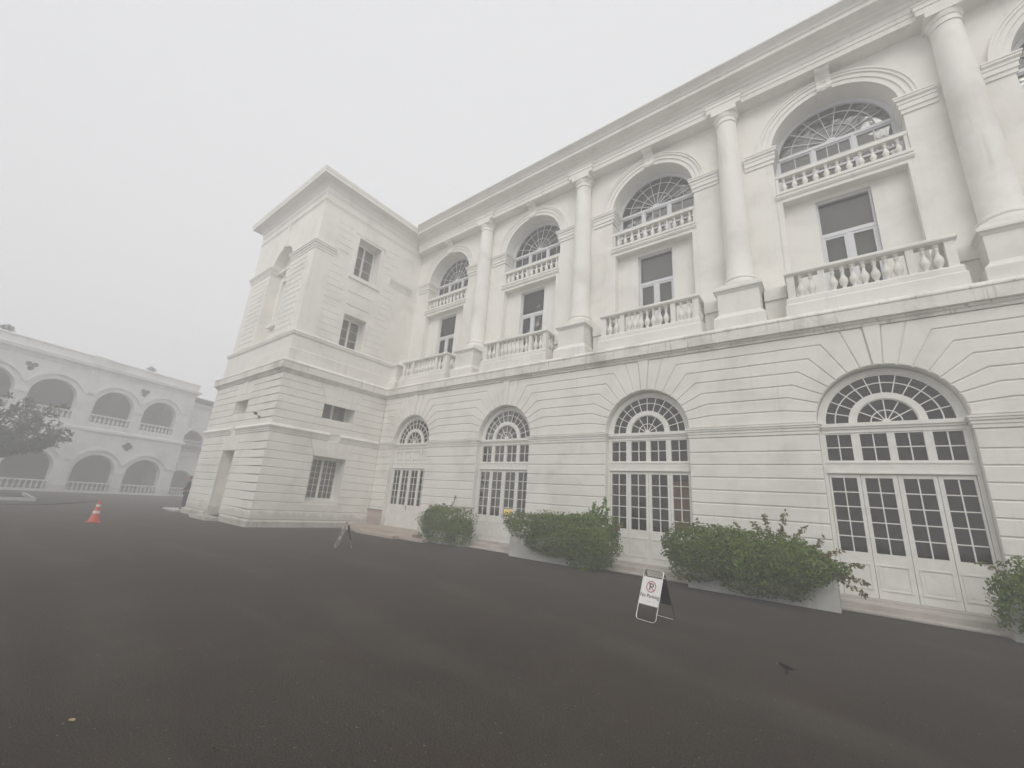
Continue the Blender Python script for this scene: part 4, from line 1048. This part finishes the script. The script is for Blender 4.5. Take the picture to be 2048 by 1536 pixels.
for s_ in (-1, 1): skin('eye', [(s_*.03, -.092, 1.625, .009), (s_*.034, -.092, 1.625, .008)], [(0,1)], M['hair'], per, 1)
for s_ in (-1, 1): skin('ear', [(s_*.078, .0, 1.62, .012), (s_*.082, .0, 1.59, .010)], [(0,1)], M['skin'], per, 1)
mb = MB(); mb.box(-.07, .07, -.004, .004, -.10, .10); o = mb.build('paper_sheet', M['paper'], None, (-28.02, -5.34, 1.13)); o.rotation_euler = (R(35), 0, R(-20)); tag(o, 'small white sheet held by the person beside the tower', 'paper')
mb = MB(); mb.box(-29.4, -27.2, -5.55, -4.2, 0, .09); o = mb.build('kerb_stone', M['planter']); tag(o, 'low whitewashed kerb slab under the standing person by the tower', 'kerb')

# ================================================================== small things
cab = thing('cabinet', 'orange wooden cabinet seen through the right leaf of the second door from the right', 'cabinet', (-3.93, 1.12, .19))
mb = MB(); mb.box(-.30, .30, -.22, .22, .06, 2.42); mb.box(-.32, .32, -.24, .23, 2.421, 2.47); mb.box(-.32, .32, -.24, .23, 0, .059); mb.build('carcass', M['wood'], cab)
for s_ in (-1, 1):
    mb = MB(); a, b_ = sorted((s_*.015, s_*.285)); mb.box(a, b_, -.242, -.221, .12, 2.36); mb.box(a+.06, b_-.06, -.252, -.243, .25, 2.25); mb.build('cabinet_door', M['wood'], cab)
lp = thing('table_lamp', 'lit yellow lamp glowing behind the third door from the right', 'lamp', (-10.85, 1.25, .19))
mb = MB(); mb.lathe([(.18, 1.0), (.25, .98), (.26, 1.20), (.17, 1.22)], seg=16); mb.build('lamp_shade', M['glow'], lp, smooth=40)
mb = MB(); mb.lathe([(.16, 0), (.16, .03), (.03, .06), (.025, .9), (.06, .98)], seg=12); mb.build('lamp_stand', M['lamp'], lp, smooth=40)
# bird walking on the asphalt
bd = thing('bird', 'small dark bird walking on the asphalt in the right foreground', 'bird', (-.745, -6.40, 0), R(2)); bd.scale = (.92, .92, .92)
b1 = skin('body', [(0, 0, .072, (.026, .028)), (-.035, 0, .080, (.024, .026)), (-.062, 0, .088, .015), (-.076, 0, .094, .0165), (-.086, 0, .094, .010), (.035, 0, .070, (.017, .018)), (.065, 0, .067, (.010, .007)), (.115, 0, .066, (.012, .004)),
     (-.004, -.014, .050, .007), (-.012, -.014, .026, .0035), (-.004, -.014, .006, .003), (-.022, -.014, .003, .0025), (.004, .014, .050, .007), (.018, .014, .028, .0035), (.010, .014, .006, .003), (-.008, .014, .003, .0025)],
     [(0,1),(1,2),(2,3),(3,4),(0,5),(5,6),(6,7),(0,8),(8,9),(9,10),(10,11),(0,12),(12,13),(13,14),(14,15)], M['bird'], bd)
skin('beak', [(-.090, 0, .093, .005), (-.108, 0, .090, .0022)], [(0,1)], M['beak'], bd, 1)
for s_ in (-1, 1): skin('wing', [(-.03, s_*.023, .082, (.006, .014)), (.01, s_*.026, .072, (.006, .017)), (.06, s_*.016, .058, (.004, .008))], [(0,1),(1,2)], M['bird'], bd, 1)
# dry leaf and litter
def flat_leaf(name, label, x, y, L, W_, rz, m_):
    mb = MB(); n = 8; top = []
    for i in range(n+1):
        t_ = i/n; hw = W_*math.sin(math.pi*t_)**.8; top.append((t_, hw))
    vs = []; fs = []
    for lay in (0, .002):
        for t_, hw in top:
            for s_ in (-1, 0, 1): vs.append((L*(t_-.5), s_*hw, .004+lay+.012*abs(s_)*math.sin(math.pi*t_)+.01*(t_-.5)**2*4))
    m_n = (n+1)*3
    for lay in (0, 1):
        for i in range(n):
            for j in (0, 1): a = lay*m_n+i*3+j; fs.append((a, a+1, a+4, a+3))
    for i in range(n):
        for j in (0, 2): a = i*3+j; fs.append((a, a+3, a+3+m_n, a+m_n))
    mb.add(vs, fs); o = mb.build(name, m_, None, (x, y, 0), rz=rz); tag(o, label, 'leaf'); return o
flat_leaf('fallen_leaf', 'pale yellow dry leaf lying on the asphalt at lower left', -4.24, -11.76, .055, .016, R(25), M['dryleaf'])
flat_leaf('fallen_leaf', 'small dark leaf lying on the asphalt at the bottom, right of the yellow leaf', -3.27, -11.23, .04, .014, R(-10), M['soil'])

# ================================================================== fog
mb = MB(); mb.box(-74, 42, -47, 42, -1, 18.2); hz = mb.build('haze', bpy.data.materials.new('fog')); hz['kind'] = 'stuff'
fm = hz.data.materials[0]; fm.use_nodes = True; ft = fm.node_tree; ft.nodes.clear()
fo_ = ft.nodes.new('ShaderNodeOutputMaterial'); pv = ft.nodes.new('ShaderNodeVolumePrincipled')
pv.inputs['Color'].default_value = (.96, .96, .97, 1); pv.inputs['Density'].default_value = .0155; pv.inputs['Anisotropy'].default_value = .0
ft.links.new(pv.outputs[0], fo_.inputs['Volume'])
